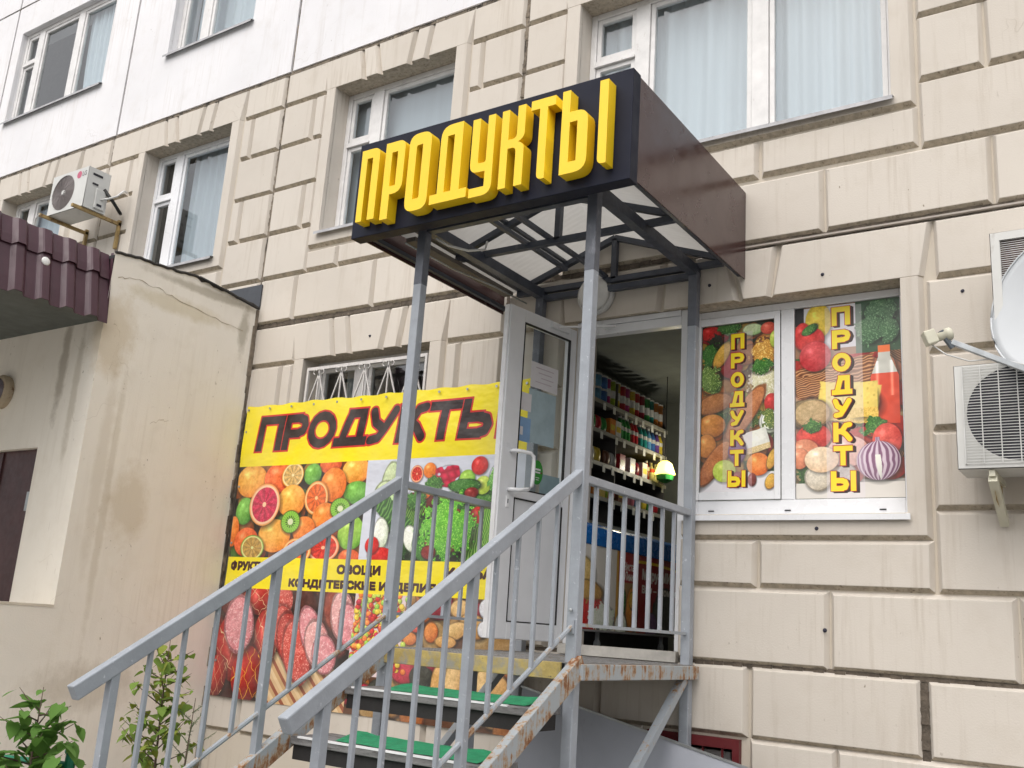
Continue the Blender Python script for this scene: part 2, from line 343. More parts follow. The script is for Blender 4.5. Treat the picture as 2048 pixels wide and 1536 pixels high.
# ------------------------------------------------------------------ print painter (posters and banner are flat prints)
def vnoise(H, W, cell, seed):
    rg = np.random.RandomState(seed); gy, gx = H//cell+3, W//cell+3; g = rg.rand(gy, gx)
    y = np.arange(H)/cell; x = np.arange(W)/cell; y0 = y.astype(int); x0 = x.astype(int); fy = (y-y0)[:, None]; fx = (x-x0)[None]
    fy = fy*fy*(3-2*fy); fx = fx*fx*(3-2*fx)
    a = g[y0][:, x0]; b = g[y0][:, x0+1]; c = g[y0+1][:, x0]; d = g[y0+1][:, x0+1]
    return (a*(1-fx)+b*fx)*(1-fy)+(c*(1-fx)+d*fx)*fy
class Cv:
    def __init__(s, w, h, ppm, col):
        s.w, s.h, s.k = w, h, ppm; s.W, s.H = int(w*ppm), int(h*ppm); s.a = np.empty((s.H, s.W, 3)); s.a[:] = np.array(col)/255.
        s.n1 = vnoise(s.H, s.W, 7, 1); s.n2 = vnoise(s.H, s.W, 19, 2); s.n3 = vnoise(s.H, s.W, 3, 3); s.clip = (0, 0, w, h)
    def win(s, x0, z0, x1, z1):
        c = s.clip; x0 = max(x0, c[0]); z0 = max(z0, c[1]); x1 = min(x1, c[2]); z1 = min(z1, c[3])
        i0, i1, j0, j1 = int(x0*s.k), int(x1*s.k), int(z0*s.k), int(z1*s.k)
        i0 = max(i0, 0); j0 = max(j0, 0); i1 = min(i1, s.W); j1 = min(j1, s.H)
        if i1 <= i0 or j1 <= j0: return None
        X, Z = np.meshgrid((np.arange(i0, i1)+.5)/s.k, (np.arange(j0, j1)+.5)/s.k); return (slice(j0, j1), slice(i0, i1)), X, Z
    def rect(s, x0, z0, x1, z1, col):
        w_ = s.win(x0, z0, x1, z1)
        if w_: s.a[w_[0]] = np.array(col)/255.
    def put(s, sl, mask, rgb):
        mask = mask[..., None]; s.a[sl] = s.a[sl]*(1-mask)+np.clip(rgb, 0, 1)*mask
    def shape(s, t, x, z, rx, rz, ang, key):
        R_ = max(rx, rz)*1.25; w_ = s.win(x-R_, z-R_, x+R_, z+R_)
        if not w_: return
        sl, X, Z = w_; th = R(ang); dx, dz = X-x, Z-z; u = (dx*math.cos(th)-dz*math.sin(th))/rx; v = (dx*math.sin(th)+dz*math.cos(th))/rz
        n1, n2, n3 = s.n1[sl], s.n2[sl], s.n3[sl]; r = np.hypot(u, v); a = np.arctan2(v, u); e = max(.02, 1.2/(s.k*min(rx, rz)))
        col = [np.array(c)/255. for c in PAL[key]]; c0 = col[0]; c1 = col[1] if len(col) > 1 else c0*.6; c2 = col[2] if len(col) > 2 else c0
        sm = lambda lo, hi, q: np.clip((q-lo)/(hi-lo), 0, 1)
        lit = np.clip(1-((u+.3)**2+(v-.35)**2)/2.6, 0, 1)
        sh = s.a[sl]; dsh = np.clip(1.18-np.hypot(u-.08, v+.1), 0, .3)/.3*.55; s.a[sl] = sh*(1-dsh[..., None]*(r > .9)[..., None])
        if t in 'oa':
            if t == 'a': r = np.hypot(u*(1+.1*v), v+.12*np.exp(-(u*3)**2)*(v > 0))
            rgb = c1+(c0-c1)*(lit**.8)[..., None]+(n1-.5)[..., None]*.10+(n2-.5)[..., None]*.12+(n3-.5)[..., None]*.06
            hl = np.exp(-(((u+.32)/.22)**2+((v-.42)/.2)**2))*.22; rgb = rgb+hl[..., None]
            if t == 'a': rgb = rgb-np.exp(-((u/.07)**2+((v-.78)/.2)**2))[..., None]*.5
            m = sm(1+e, 1-e, r)
        elif t == 's':
            seg = np.abs(np.sin(a*5+.3)); fl = c1*(.82+.25*seg[..., None])+(n3-.5)[..., None]*.16+(n1-.5)[..., None]*.1
            fl = np.where((r < .12)[..., None], c2*1.0, fl); fl = fl+np.clip(.12-seg, 0, 1)[..., None]*1.1*(c2-.2)
            rgb = np.where((r > .93)[..., None], c0, np.where((r > .82)[..., None], c2, fl)); m = sm(1+e, 1-e, r)
        elif t == 'k':
            fl = c0+(np.abs(np.sin(a*12))*.12)[..., None]*(r > .35)[..., None]; seeds = (np.abs(r-.42) < .1)*(np.sin(a*14) > .3)
            rgb = np.where((r < .28)[..., None], np.array([.9, .92, .75]), fl); rgb = np.where(seeds[..., None] > 0, np.array([.08, .1, .03]), rgb)
            rgb = np.where((r > .92)[..., None], np.array([.35, .45, .12]), rgb); m = sm(1+e, 1-e, r)
        elif t == 'l':
            rr = r+(n1-.5)*.5+(n2-.5)*.6; rgb = c1+(c0-c1)*np.clip(lit*.6+n3*.5+n1*.4-.15, 0, 1.1)[..., None]; rgb = np.where((n3 > .74)[..., None], c2, rgb); m = sm(1.0, .92, rr)
        elif t == 'r':
            q = np.abs(np.sin(u*5+v*2))*np.abs(np.cos(v*4-u)); rgb = c1+(c0-c1)*(q*.8+lit*.3)[..., None]; m = sm(1.0, .9, r+(n2-.5)*.7)
        elif t == 'w':
            st = np.abs(np.sin(u*16+n2*3+v*1.5)); rgb = c1+(c0-c1)*(st*.9+.1*n1)[..., None]; rgb = np.where((st > .93)[..., None], c2, rgb); m = sm(1.0, .95, np.maximum(np.abs(u), np.abs(v))+(n2-.5)*.15)
        elif t == 'n':
            rgb = c1+(c0-c1)*(lit**1.3)[..., None]+(n1-.5)[..., None]*.07
            net = np.minimum(np.abs(np.sin((u*3+v*2.2)*1.6+n2)), np.abs(np.sin((u*3-v*2.2)*1.6+n2))); rgb = np.where(((net < .065)*(r < .98))[..., None], c2, rgb)
            rgb = rgb+np.exp(-(((u+.35)/.13)**2+((v-.2)/.4)**2))[..., None]*.22; m = sm(1+e, 1-e, r)
        elif t == 'c':
            q = np.maximum(np.abs(u), np.abs(v)); rgb = c0*(.9+.15*lit[..., None])+(n1-.5)[..., None]*.06; rgb = np.where((v < -.45)[..., None], c1+(n3-.5)[..., None]*.2, rgb)
            ho = np.sin(u*9+1)*np.sin(v*8); m = sm(1.0, .96, q+(n2-.5)*.06); rgb = rgb-np.clip(ho-.75, 0, 1)[..., None]*.5*(len(col) > 2)
        elif t == 'q':
            q = np.abs(np.sin(10*np.arcsin(np.clip(u/np.sqrt(np.clip(1.06-v*v, .02, 2)), -1, 1))+n2)); rgb = c0+(c1-c0)*np.clip((q-.55)*3, 0, .85)[..., None]; rgb = np.where((np.abs(u+.1*v) < .13*(1-v*v))[..., None]*(v < .3)[..., None], c2, rgb)
            rgb = rgb*(.75+.3*lit[..., None]); m = np.maximum(sm(1+e, 1-e, r), ((np.abs(u+.02) < .1)*(v > .8)*(v < 1.2))*1.)
        elif t == 'j':
            hw = np.where(v > .7, .42, np.where(v > .2, .42+(.7-v)*1.1, .98)); rgb = np.where((v < .28)[..., None], c0, c2)+(n2-.5)[..., None]*.06
            rgb = np.where((v > .82)[..., None], c1, rgb); rgb = rgb+np.exp(-((np.abs(u)-.5)/.1)**2)[..., None]*.3*((v < .6)*(v > -.3))[..., None]; m = ((np.abs(u) < hw)*(np.abs(v) < 1))*1.
        else:
            rgb = c1+(c0-c1)*np.clip(lit*1.1, 0, 1)[..., None]+(n1-.5)[..., None]*.1+(n3-.5)[..., None]*.1+(n2-.5)[..., None]*.1; m = sm(1+e, 1-e, r+(n2-.5)*.08)
            rgb = np.where(((n3 > .73)*(n1 > .4))[..., None], c2, rgb) if len(col) > 2 else rgb; rgb = np.where((r > .9)[..., None], rgb*.72, rgb)
        s.put(sl, m, rgb)
    def filler(s, types, n, r0, r1, seed, dark=.72):
        rg = random.Random(seed); c = s.clip
        for k in range(n):
            t, key = rg.choice(types); r = rg.uniform(r0, r1); s.shape(t, rg.uniform(c[0], c[2]), rg.uniform(c[1], c[3]), r, r*rg.uniform(.7, 1.25), rg.uniform(-50, 50), key)
        W_ = s.win(*c); s.a[W_[0]] *= dark
    def items(s, txt):
        for it in txt.split(';'):
            t, x, z, rx, rz, a, key = it.split(); s.shape(t, float(x), float(z), float(rx), float(rz), float(a), key)
    def tris(s, T, col):
        c = np.array(col)/255.
        for t in T:
            lo = t.min(0); hi = t.max(0); w_ = s.win(lo[0]-1/s.k, lo[1]-1/s.k, hi[0]+1/s.k, hi[1]+1/s.k)
            if not w_: continue
            sl, X, Z = w_; d = []
            for i in range(3):
                (ax, az), (bx, bz) = t[i], t[(i+1) % 3]; d.append((bx-ax)*(Z-az)-(bz-az)*(X-ax))
            m = ((d[0] >= 0)&(d[1] >= 0)&(d[2] >= 0))|((d[0] <= 0)&(d[1] <= 0)&(d[2] <= 0)); s.a[sl][m] = c
    def text(s, txt, x0, x1, z0, z1, col, bold=.0, shear=0., layers=()):
        """bold lettering: the glyph mask grown by a disc; layers = [(grow, dx, dz, colour)] drawn first"""
        T = fit_text(txt, x0, x1, z0, z1, bold=0., shear=shear); tmp = s.a; s.a = np.zeros_like(tmp); s.tris(T, (255,255,255)); mk = s.a[..., 0] > .5; s.a = tmp
        pad = int(.12*s.k); j0 = max(0, int(z0*s.k)-pad); j1 = min(s.H, int(z1*s.k)+pad); i0 = max(0, int(x0*s.k)-pad); i1 = min(s.W, int((x1+abs(shear)*(z1-z0))*s.k)+pad); mk = mk[j0:j1, i0:i1]
        for g_, dx_, dz_, c in list(layers)+[(0, 0, 0, col)]:
            r = (bold+g_)*s.k; ri = int(math.ceil(r)); m = np.zeros_like(mk); ox, oz = int(round(dx_*s.k)), int(round(dz_*s.k))
            for a in range(-ri, ri+1):
                for b in range(-ri, ri+1):
                    if a*a+b*b <= r*r+.3: m |= np.roll(np.roll(mk, a+oz, 0), b+ox, 1)
            s.a[j0:j1, i0:i1][m] = np.array(c)/255.
    def word(s, txt, x0, x1, z0, z1, hw, col, shear=0., layers=()):
        """heavy display lettering from thick strokes"""
        ws = [WID[c] for c in txt]; gap = .36; k = (x1-x0)/(sum(ws)+gap*(len(ws)-1)); x = x0; segs = []
        for c, w_ in zip(txt, ws):
            for pl in GLY[c]:
                P = [(x+a*w_*k+shear*b*(z1-z0), z0+b*(z1-z0)) for a, b in pl]; segs += list(zip(P[:-1], P[1:]))
            x += (w_+gap)*k
        pad = hw*3+.03; W_ = s.win(x0-pad, z0-pad, x1+abs(shear)*(z1-z0)+pad, z1+pad)
        if not W_: return
        sl, X, Z = W_; D = np.full(X.shape, 9.)
        for (ax_, az_), (bx_, bz_) in segs:
            Xs, Zs = X-shear*(Z-z0), Z; ax2, bx2 = ax_-shear*(az_-z0), bx_-shear*(bz_-z0); ex, ez = bx2-ax2, bz_-az_; ln = max(math.hypot(ex, ez), 1e-6)
            t = ((Xs-ax2)*ex+(Zs-az_)*ez)/ln; pp = np.abs((Xs-ax2)*ez-(Zs-az_)*ex)/ln; xs_ = np.maximum(np.maximum(-t, t-ln), 0)
            D = np.minimum(D, np.maximum(pp, xs_) if min(abs(ex), abs(ez)) < .02*ln else np.hypot(pp, xs_))
        for g_, dx_, dz_, c in list(layers)+[(0, 0, 0, col)]:
            M = np.roll(np.roll(D, int(round(dz_*s.k)), 0), int(round(dx_*s.k)), 1); s.a[sl][M < hw+g_] = np.array(c)/255.
    def image(s, name):
        im = bpy.data.images.new(name, s.W, s.H); px = np.ones((s.H, s.W, 4), dtype=np.float32); px[..., :3] = np.clip(s.a, 0, 1)
        im.pixels.foreach_set(px.ravel()); im.update(); im.pack(); return im
def print_mat(name, cv, rough=.45, spec=.4, crease=0):
    m, nt, bs = nodes_of(name); t = nt.nodes.new('ShaderNodeTexImage'); t.image = cv.image(name); t.extension = 'EXTEND'
    c = mixrgb(nt, ramp(nt, noise(nt, 2.5, 5), .35, .75, 0, .2), t.outputs[0], (.5, .48, .45))
    if crease: bump(nt, bs, math_(nt, 'ADD', noise(nt, 1, 3, .55, (3, 3, 5)), math_(nt, 'MULTIPLY', noise(nt, 1, 2, .5, (14, 14, 9)), .12)), .35, crease)
    nt.links.new(c, bs.inputs['Base Color']); bs.inputs['Roughness'].default_value = rough; bs.inputs['Specular IOR Level'].default_value = spec; return m
GLY = {'П': [[(0,0),(0,1),(1,1),(1,0)]], 'Р': [[(0,0),(0,1),(.6,1),(.92,.92),(1,.72),(.92,.52),(.6,.44),(0,.44)]], 'О': [[(.5+.5*math.cos(k*.3927), .5+.5*math.sin(k*.3927)) for k in range(17)]],
  'Д': [[(-.06,0),(1.06,0)], [(.14,0),(.3,.6),(.42,1),(.9,1),(.9,0)]], 'У': [[(0,1),(.16,.62),(.52,.40)], [(1,1),(.62,.40),(.38,.06),(.05,0)]], 'К': [[(0,0),(0,1)], [(1,1),(.72,.95),(.5,.62),(.3,.54),(0,.54)], [(.4,.56),(.72,.34),(1,0)]],
  'Т': [[(0,1),(1,1)], [(.5,1),(.5,0)]], 'Ы': [[(0,1),(0,0),(.38,0),(.58,.07),(.64,.26),(.58,.46),(.38,.53),(0,.53)], [(1,0),(1,1)]]}
WID = dict(zip('ПРОДУКТЫ', (1,.9,1.1,1.12,1,1,1,1.5)))
PAL = dict(yo=[(255,190,80),(225,105,20)], ro=[(250,120,60),(190,50,20)], gr=[(130,200,80),(30,95,25)], ga=[(170,215,80),(70,140,30)], **{'or':[(255,150,60),(205,75,15)]},
  le=[(235,165,50),(215,175,105),(245,225,170)], so=[(240,150,60),(235,105,35),(250,205,140)], gf=[(240,165,95),(205,50,85),(250,205,165)], rg=[(235,130,70),(215,50,35),(250,190,150)],
  li=[(120,175,60),(190,150,70),(225,225,150)], ki=[(120,180,50)], pg=[(215,230,180),(120,170,90)], ra=[(225,40,80),(150,10,40)], re=[(225,50,45),(130,10,15)], rd=[(150,40,35),(70,10,10)], yg=[(205,225,90),(140,170,40)],
  lg=[(120,190,80),(50,120,40),(150,210,110)], dg=[(70,130,50),(20,60,20),(110,160,80)], wh=[(245,248,235),(190,205,170)], cu=[(70,130,50),(25,70,20)], sc=[(120,180,70),(50,110,30),(180,220,120)], lt=[(120,205,60),(40,120,20),(165,230,95)],
  hm=[(150,60,40),(70,20,15)], sn=[(190,45,35),(70,12,10),(225,185,140)], sy=[(185,40,30),(80,10,10),(235,180,50)], sl=[(215,90,80),(180,60,55),(240,165,150)], s2=[(195,70,62),(140,40,38),(230,140,125)], hp=[(228,150,155),(200,100,110),(245,205,205)], h2=[(235,175,172),(195,105,105),(250,220,215)],
  bi=[(225,175,105),(170,110,50)], b2=[(235,195,130),(180,125,65)], dr=[(230,140,60),(170,70,20)], d2=[(230,95,70),(160,40,30)], nu=[(240,240,245),(180,185,195)], jr=[(205,40,70),(120,10,30)], jd=[(60,60,50),(20,25,20)], jp=[(110,70,120),(50,20,50)],
  pa=[(240,190,80),(190,120,30)], bp=[(235,175,70),(150,90,20),(250,220,130)], gp=[(130,165,70),(30,60,20),(190,215,130)], cf=[(245,240,205),(190,185,130),(255,252,235)], br=[(200,130,70),(110,60,30)], b1=[(205,125,65),(140,70,30)], bn=[(230,150,60),(140,70,20)],
  pe=[(110,140,50),(50,70,20),(200,200,120)], ch=[(245,244,232),(230,205,150)], gd=[(140,60,50),(60,20,25)], ye=[(245,215,70),(200,160,30)], bc=[(85,125,85),(30,65,40),(120,160,115)], wk=[(190,125,75),(85,45,25),(225,170,120)], ap=[(215,60,65),(150,20,30)],
  ju=[(225,75,45),(240,120,60),(205,205,195)], cs=[(250,220,110),(240,200,90),(0,0,0)], bw=[(205,175,125),(160,120,75)], to=[(225,60,45),(160,20,20)], rp=[(235,90,75),(190,40,35)], eg=[(235,150,110),(190,95,60)], e2=[(240,185,165),(215,140,120)], ew=[(250,225,190),(225,175,125)], ca=[(225,215,195),(170,155,130)], cg=[(190,180,170),(120,115,110)],
  on=[(225,205,220),(110,50,95),(245,245,235)])
BAN="o 0.191 1.906 0.204 0.152 0 yo;o 0.535 1.929 0.176 0.144 0 ro;o 1.175 2.026 0.136 0.08 0 ro;o 1.483 1.962 0.156 0.117 0 yo;o 0.964 1.948 0.11 0.096 0 gr;o 1.519 1.772 0.157 0.098 0 gr;o 1.233 1.847 0.155 0.15 0 or;s 0.712 1.948 0.136 0.115 0 le;o 0.149 1.63 0.12 0.125 0 gr;o 0.018 1.445 0.084 0.139 0 or;o 0.74 1.718 0.167 0.144 0 yo;s 1.04 1.736 0.143 0.15 0 so;o 1.162 1.566 0.151 0.128 0 or;o 0.924 1.461 0.134 0.117 0 or;o 0.571 1.406 0.202 0.147 0 yo;s 0.407 1.686 0.197 0.192 0 gf;k 1.336 1.64 0.12 0.093 0 ki;k 0.756 1.53 0.114 0.102 0 ki;o 0.215 1.349 0.163 0.131 0 ro;s 0.301 1.299 0.154 0.112 0 li;a 1.487 1.439 0.152 0.147 0 ga;o 1.496 1.234 0.124 0.063 0 ro;s 1.181 1.308 0.19 0.123 0 rg;s 0.87 1.27 0.172 0.12 0 so;o -0.234 1.248 0.144 0.068 0 gr;e 1.869 1.868 0.086 0.165 10 pg;e 1.818 1.737 0.114 0.135 10 pg;s 2.144 1.915 0.065 0.07 0 rg;o 2.279 1.939 0.067 0.063 0 or;r 2.471 1.893 0.126 0.084 0 ra;o 2.665 1.864 0.076 0.066 0 ga;o 2.775 1.96 0.078 0.073 0 re;o 2.823 1.804 0.075 0.073 0 yg;l 2.95 1.865 0.08 0.112 0 lg;o 2.236 1.757 0.068 0.053 0 or;l 2.15 1.709 0.108 0.084 0 dg;l 2.327 1.826 0.09 0.067 0 dg;e 2.645 1.804 0.162 0.056 0 dg;o 2.803 1.555 0.085 0.084 0 re;o 2.926 1.605 0.043 0.045 0 re;o 2.718 1.747 0.068 0.042 0 rd;w 1.934 1.575 0.209 0.09 40 dg;e 1.829 1.432 0.08 0.133 -10 wh;o 1.842 1.253 0.137 0.063 0 re;o 1.746 1.331 0.076 0.07 0 re;e 2.141 1.39 0.072 0.112 -20 wh;e 2.241 1.307 0.063 0.117 -30 cu;w 2.79 1.34 0.119 0.154 15 sc;w 2.92 1.447 0.08 0.182 -15 sc;l 2.497 1.474 0.281 0.252 0 lt;e 2.333 1.281 0.072 0.056 0 rd;e 1.154 0.825 0.199 0.182 0 hm;n 0.526 0.852 0.253 0.142 0 sn;e 0.811 0.855 0.105 0.12 -10 sl;n 0.618 0.535 0.158 0.233 -5 sn;n 0.246 0.422 0.23 0.3 -20 sn;n 0.435 0.212 0.187 0.24 -8 sy;n 0.054 0.168 0.138 0.18 0 sn;e 0.263 0.628 0.184 0.255 -8 hp;e 0.833 0.606 0.147 0.225 -20 sl;e 0.909 0.537 0.157 0.238 -22 s2;e 1.019 0.443 0.178 0.28 -22 sl;e 1.145 0.623 0.12 0.21 -25 hp;e 1.244 0.514 0.14 0.21 -28 h2;e 1.336 0.436 0.133 0.168 -28 hp;e 1.419 0.808 0.152 0.21 -15 hm;e 1.487 0.754 0.133 0.21 -15 h2;e 1.567 0.674 0.114 0.195 -18 hp;e 2.535 0.856 0.082 0.065 0 bi;e 2.686 0.862 0.094 0.071 0 b2;e 2.821 0.74 0.136 0.091 20 bi;e 2.653 0.692 0.128 0.066 -20 b2;e 2.435 0.673 0.068 0.078 0 dr;e 2.232 0.615 0.072 0.052 0 dr;e 2.29 0.725 0.072 0.063 0 d2;e 2.93 0.873 0.064 0.072 0 nu;e 2.911 0.719 0.048 0.06 0 nu;e 2.577 0.61 0.102 0.048 0 bi;e 3.034 0.776 0.075 0.072 0 b2;e 2.192 0.362 0.136 0.091 0 jr;e 2.369 0.337 0.119 0.084 0 jd;e 2.54 0.325 0.072 0.143 10 bi;e 2.672 0.336 0.08 0.144 0 b2;e 2.817 0.348 0.08 0.144 -5 bi;e 2.947 0.321 0.08 0.132 0 b2;e 1.762 0.168 0.144 0.078 0 jr;e 1.941 0.21 0.108 0.078 0 jd;e 2.112 0.147 0.119 0.078 0 jp;e 2.387 0.172 0.102 0.06 0 jp;e 3.089 0.297 0.09 0.108 0 bi"
PL="o 0.062 1.152 0.084 0.054 0 re;l 0.203 1.182 0.084 0.054 0 dg;e 0.375 1.15 0.077 0.044 0 pg;o 0.488 1.148 0.055 0.044 0 d2;l 0.098 1.083 0.066 0.055 0 jd;l 0.065 0.976 0.084 0.088 0 dg;e 0.147 0.98 0.048 0.11 30 pa;l 0.455 0.971 0.088 0.105 0 bp;o 0.532 1.064 0.033 0.06 0 yg;l 0.068 0.803 0.084 0.108 0 gp;l 0.455 0.775 0.116 0.132 0 cf;l 0.433 0.872 0.088 0.055 0 dg;e 0.094 0.63 0.144 0.072 -15 br;e 0.323 0.547 0.072 0.242 35 b1;o 0.51 0.611 0.05 0.066 0 re;o 0.079 0.473 0.102 0.083 0 bn;e 0.499 0.481 0.077 0.082 0 wh;l 0.502 0.489 0.064 0.068 0 pe;o 0.041 0.33 0.072 0.083 0 bn;e 0.101 0.206 0.066 0.198 35 b1;c 0.407 0.351 0.088 0.077 -15 ch;e 0.269 0.287 0.066 0.088 0 jp;o 0.175 0.149 0.083 0.077 0 yg;o 0.419 0.189 0.081 0.078 0 or;e 0.516 0.223 0.033 0.077 20 pa;o 0.271 0.087 0.055 0.055 0 gd;o 0.376 0.084 0.031 0.045 0 gd;e 0.505 0.07 0.038 0.055 20 pa"
PR="o 0.157 1.201 0.088 0.121 0 ye;o 0.05 1.103 0.06 0.099 0 re;o 0.103 1.075 0.094 0.088 0 re;e 0.098 1.148 0.06 0.031 -30 dg;l 0.554 1.217 0.108 0.09 0 bc;l 0.492 1.107 0.1 0.099 0 bc;l 0.609 1.093 0.07 0.088 0 bc;w 0.265 0.799 0.11 0.26 82 wk;o 0.133 0.957 0.105 0.105 0 ap;w 0.131 0.757 0.077 0.13 82 wk;j 0.575 0.73 0.09 0.26 0 ju;c 0.343 0.623 0.2 0.132 8 cs;c 0.422 0.638 0.11 0.12 0 cs;e 0.108 0.566 0.127 0.1 0 bw;o 0.117 0.407 0.115 0.085 0 to;l 0.108 0.481 0.06 0.044 0 dg;l 0.505 0.447 0.081 0.066 0 dg;o 0.579 0.363 0.09 0.11 0 rp;o 0.055 0.306 0.099 0.088 0 eg;o 0.337 0.303 0.13 0.1 0 e2;o 0.023 0.265 0.06 0.07 0 eg;e 0.145 0.137 0.09 0.09 0 ca;o 0.167 0.254 0.11 0.085 0 ew;e 0.324 0.141 0.07 0.08 0 cg;q 0.524 0.235 0.135 0.125 0 on"

# ------------------------------------------------------------------ ground
g = MB().add([(-90,-90,0),(90,-90,0),(90,60,0),(-90,60,0)], [(0,1,2,3)]).build('ground', ASPH); tag(g, kind='structure')

# ------------------------------------------------------------------ the apartment building
bld = thing('apartment_building', 'large panel apartment building with beige rusticated lower storeys and white upper wall', 'building')
def sheet(name, b, holes, y, m, parent):
    xs = sorted({b[0], b[1], *[h[i] for h in holes for i in (0, 1) if b[0] < h[i] < b[1]]})
    zs = sorted({b[2], b[3], *[h[i] for h in holes for i in (2, 3) if b[2] < h[i] < b[3]]})
    vs = [(x, y, z) for z in zs for x in xs]; nx = len(xs); fs = []
    for j in range(len(zs)-1):
        for i in range(nx-1):
            cx, cz = (xs[i]+xs[i+1])/2, (zs[j]+zs[j+1])/2
            if any(h[0] < cx < h[1] and h[2] < cz < h[3] for h in holes): continue
            fs.append((j*nx+i, j*nx+i+1, (j+1)*nx+i+1, (j+1)*nx+i))
    return MB().add(vs, fs).build(name, m, parent)
OP = dict(L=(-12.66,-11.15,5.18,6.735), A=(-9.62,-8.11,5.18,6.735), B=(-6.577,-5.07,5.18,6.735), C=(-3.765,-1.31,5.20,6.735), D=(-6.568,-5.074,2.36,3.911),
          door=(-3.66,-2.745,1.47,3.915), E=(-2.745,-1.292,2.43,3.915), U1=(-13.08,-10.82,7.97,9.40), U2=(-9.52,-8.02,7.97,9.40), base=(-2.95,-2.325,.62,1.03))
wall = sheet('wall', (-17, 4, -.2, 11), list(OP.values()), GD, GROOVE, bld)
for k, (x0, x1, z0, z1) in OP.items():
    m = WHITE if k[0] == 'U' else BEIGE; q = MB(); yb = .36
    q.add([(x0,GD,z0),(x0,yb,z0),(x0,yb,z1),(x0,GD,z1)], [(0,1,2,3)])
    q.add([(x1,GD,z0),(x1,yb,z0),(x1,yb,z1),(x1,GD,z1)], [(3,2,1,0)])
    if k == 'door':
        q = MB(); q.add([(x0,GD,z0),(x0,yb,z0),(x0,yb,z1),(x0,GD,z1)], [(0,1,2,3)])
    if k == 'E':
        q = MB(); q.add([(x1,GD,z0),(x1,yb,z0),(x1,yb,z1),(x1,GD,z1)], [(3,2,1,0)])
        q.add([(x0,GD,z0),(x0,yb,z0),(x0,yb,1.5),(x0,GD,1.5)], [(0,1,2,3)])
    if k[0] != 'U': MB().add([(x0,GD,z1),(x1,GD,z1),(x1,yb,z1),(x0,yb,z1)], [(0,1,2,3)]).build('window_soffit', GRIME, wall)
    else: q.add([(x0,GD,z1),(x1,GD,z1),(x1,yb,z1),(x0,yb,z1)], [(0,1,2,3)])
    q.add([(x0,GD,z0),(x1,GD,z0),(x1,yb,z0),(x0,yb,z0)], [(3,2,1,0)])
    q.build('window_reveal', m, wall)
# dark rooms behind the upper windows
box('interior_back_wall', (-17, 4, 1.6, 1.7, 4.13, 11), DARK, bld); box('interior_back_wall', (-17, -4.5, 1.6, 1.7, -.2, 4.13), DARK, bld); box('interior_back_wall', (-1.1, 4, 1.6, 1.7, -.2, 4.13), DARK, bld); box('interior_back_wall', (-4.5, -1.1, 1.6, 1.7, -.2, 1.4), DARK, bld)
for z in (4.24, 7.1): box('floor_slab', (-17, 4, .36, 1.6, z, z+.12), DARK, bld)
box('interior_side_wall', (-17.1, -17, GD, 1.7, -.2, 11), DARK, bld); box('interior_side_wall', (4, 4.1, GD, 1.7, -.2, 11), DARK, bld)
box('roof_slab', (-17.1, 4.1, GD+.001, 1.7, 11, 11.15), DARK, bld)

# white wall panels of the storey above
for x0, x1 in ((-16.3,-13.317),(-13.279,-10.297),(-10.259,-7.287),(-7.249,-4.297),(-4.259,-1.277),(-1.239,3.9)):
    for z0, z1 in ((7.115, 9.855), (9.885, 10.99)):
        p = sheet('wall_panel', (x0, x1, z0, z1), [OP['U1'], OP['U2']], .004, WHITE, wall)
        ed = MB()
        for a, b, c, d in ((x0,z0,x1,z0),(x1,z0,x1,z1),(x1,z1,x0,z1),(x0,z1,x0,z0)): ed.add([(a,.004,b),(c,.004,d),(c,GD+.003,d),(a,GD+.003,b)], [(0,1,2,3)])
        for h in (OP['U1'], OP['U2']):
            if x0 < (h[0]+h[1])/2 < x1 and z0 < 9 < z1:
                for a, b, c, d in ((h[0],h[2],h[1],h[2]),(h[1],h[2],h[1],h[3]),(h[1],h[3],h[0],h[3]),(h[0],h[3],h[0],h[2])): ed.add([(a,.004,b),(c,.004,d),(c,GD+.003,d),(a,GD+.003,b)], [(0,1,2,3)])
        ed.build('panel_edge', WHITE, wall)

# mastic joints between the big panels
def strip(x0, x1, z0, z1, y, m=MASTIC, n=40):
    q = MB(); ve = (z1-z0) > (x1-x0); rg = random.Random(x0*7+z0)
    for i in range(n):
        t0, t1 = i/n, (i+1)/n; e = .006
        if ve: q.v += []; a = [(x0+rg.uniform(-e,e), z0+(z1-z0)*t0), (x1+rg.uniform(-e,e), z0+(z1-z0)*t0), (x1+rg.uniform(-e,e), z0+(z1-z0)*t1), (x0+rg.uniform(-e,e), z0+(z1-z0)*t1)]
        else: a = [(x0+(x1-x0)*t0, z0+rg.uniform(-e,e)), (x0+(x1-x0)*t1, z0+rg.uniform(-e,e)), (x0+(x1-x0)*t1, z1+rg.uniform(-e,e)), (x0+(x1-x0)*t0, z1+rg.uniform(-e,e))]
        y_ = y+rg.uniform(-.006, .004); q.add([(x, y_, z) for x, z in a], [(0,1,2,3)])
    return q.build('joint_seal', m, wall)
for x in (-13.30, -10.278, -7.268): strip(x-.019, x+.019, 7.1, 10.95, .026, JOINTL)
strip(-16.5, -4.0, 7.078, 7.114, .020, JOINTL, 120); strip(-16, -8, 9.85, 9.89, .020, MASTIC, 60)
for x in (-10.31, -7.31, -4.31): strip(x-.022, x+.018, 4.32, 7.085, .028, JOINTL, 60)
for x in (-7.31, -4.31): strip(x-.022, x+.018, 1.5, 4.28, .028, JOINTL if x < -5 else MASTIC, 60)
strip(-16, 3, 4.285, 4.325, .024, MASTIC, 220); strip(-7.25, 3, 1.462, 1.492, .026, MASTIC, 160)
strip(-1.262, -1.215, .1, 1.46, .024, MASTIC, 30)
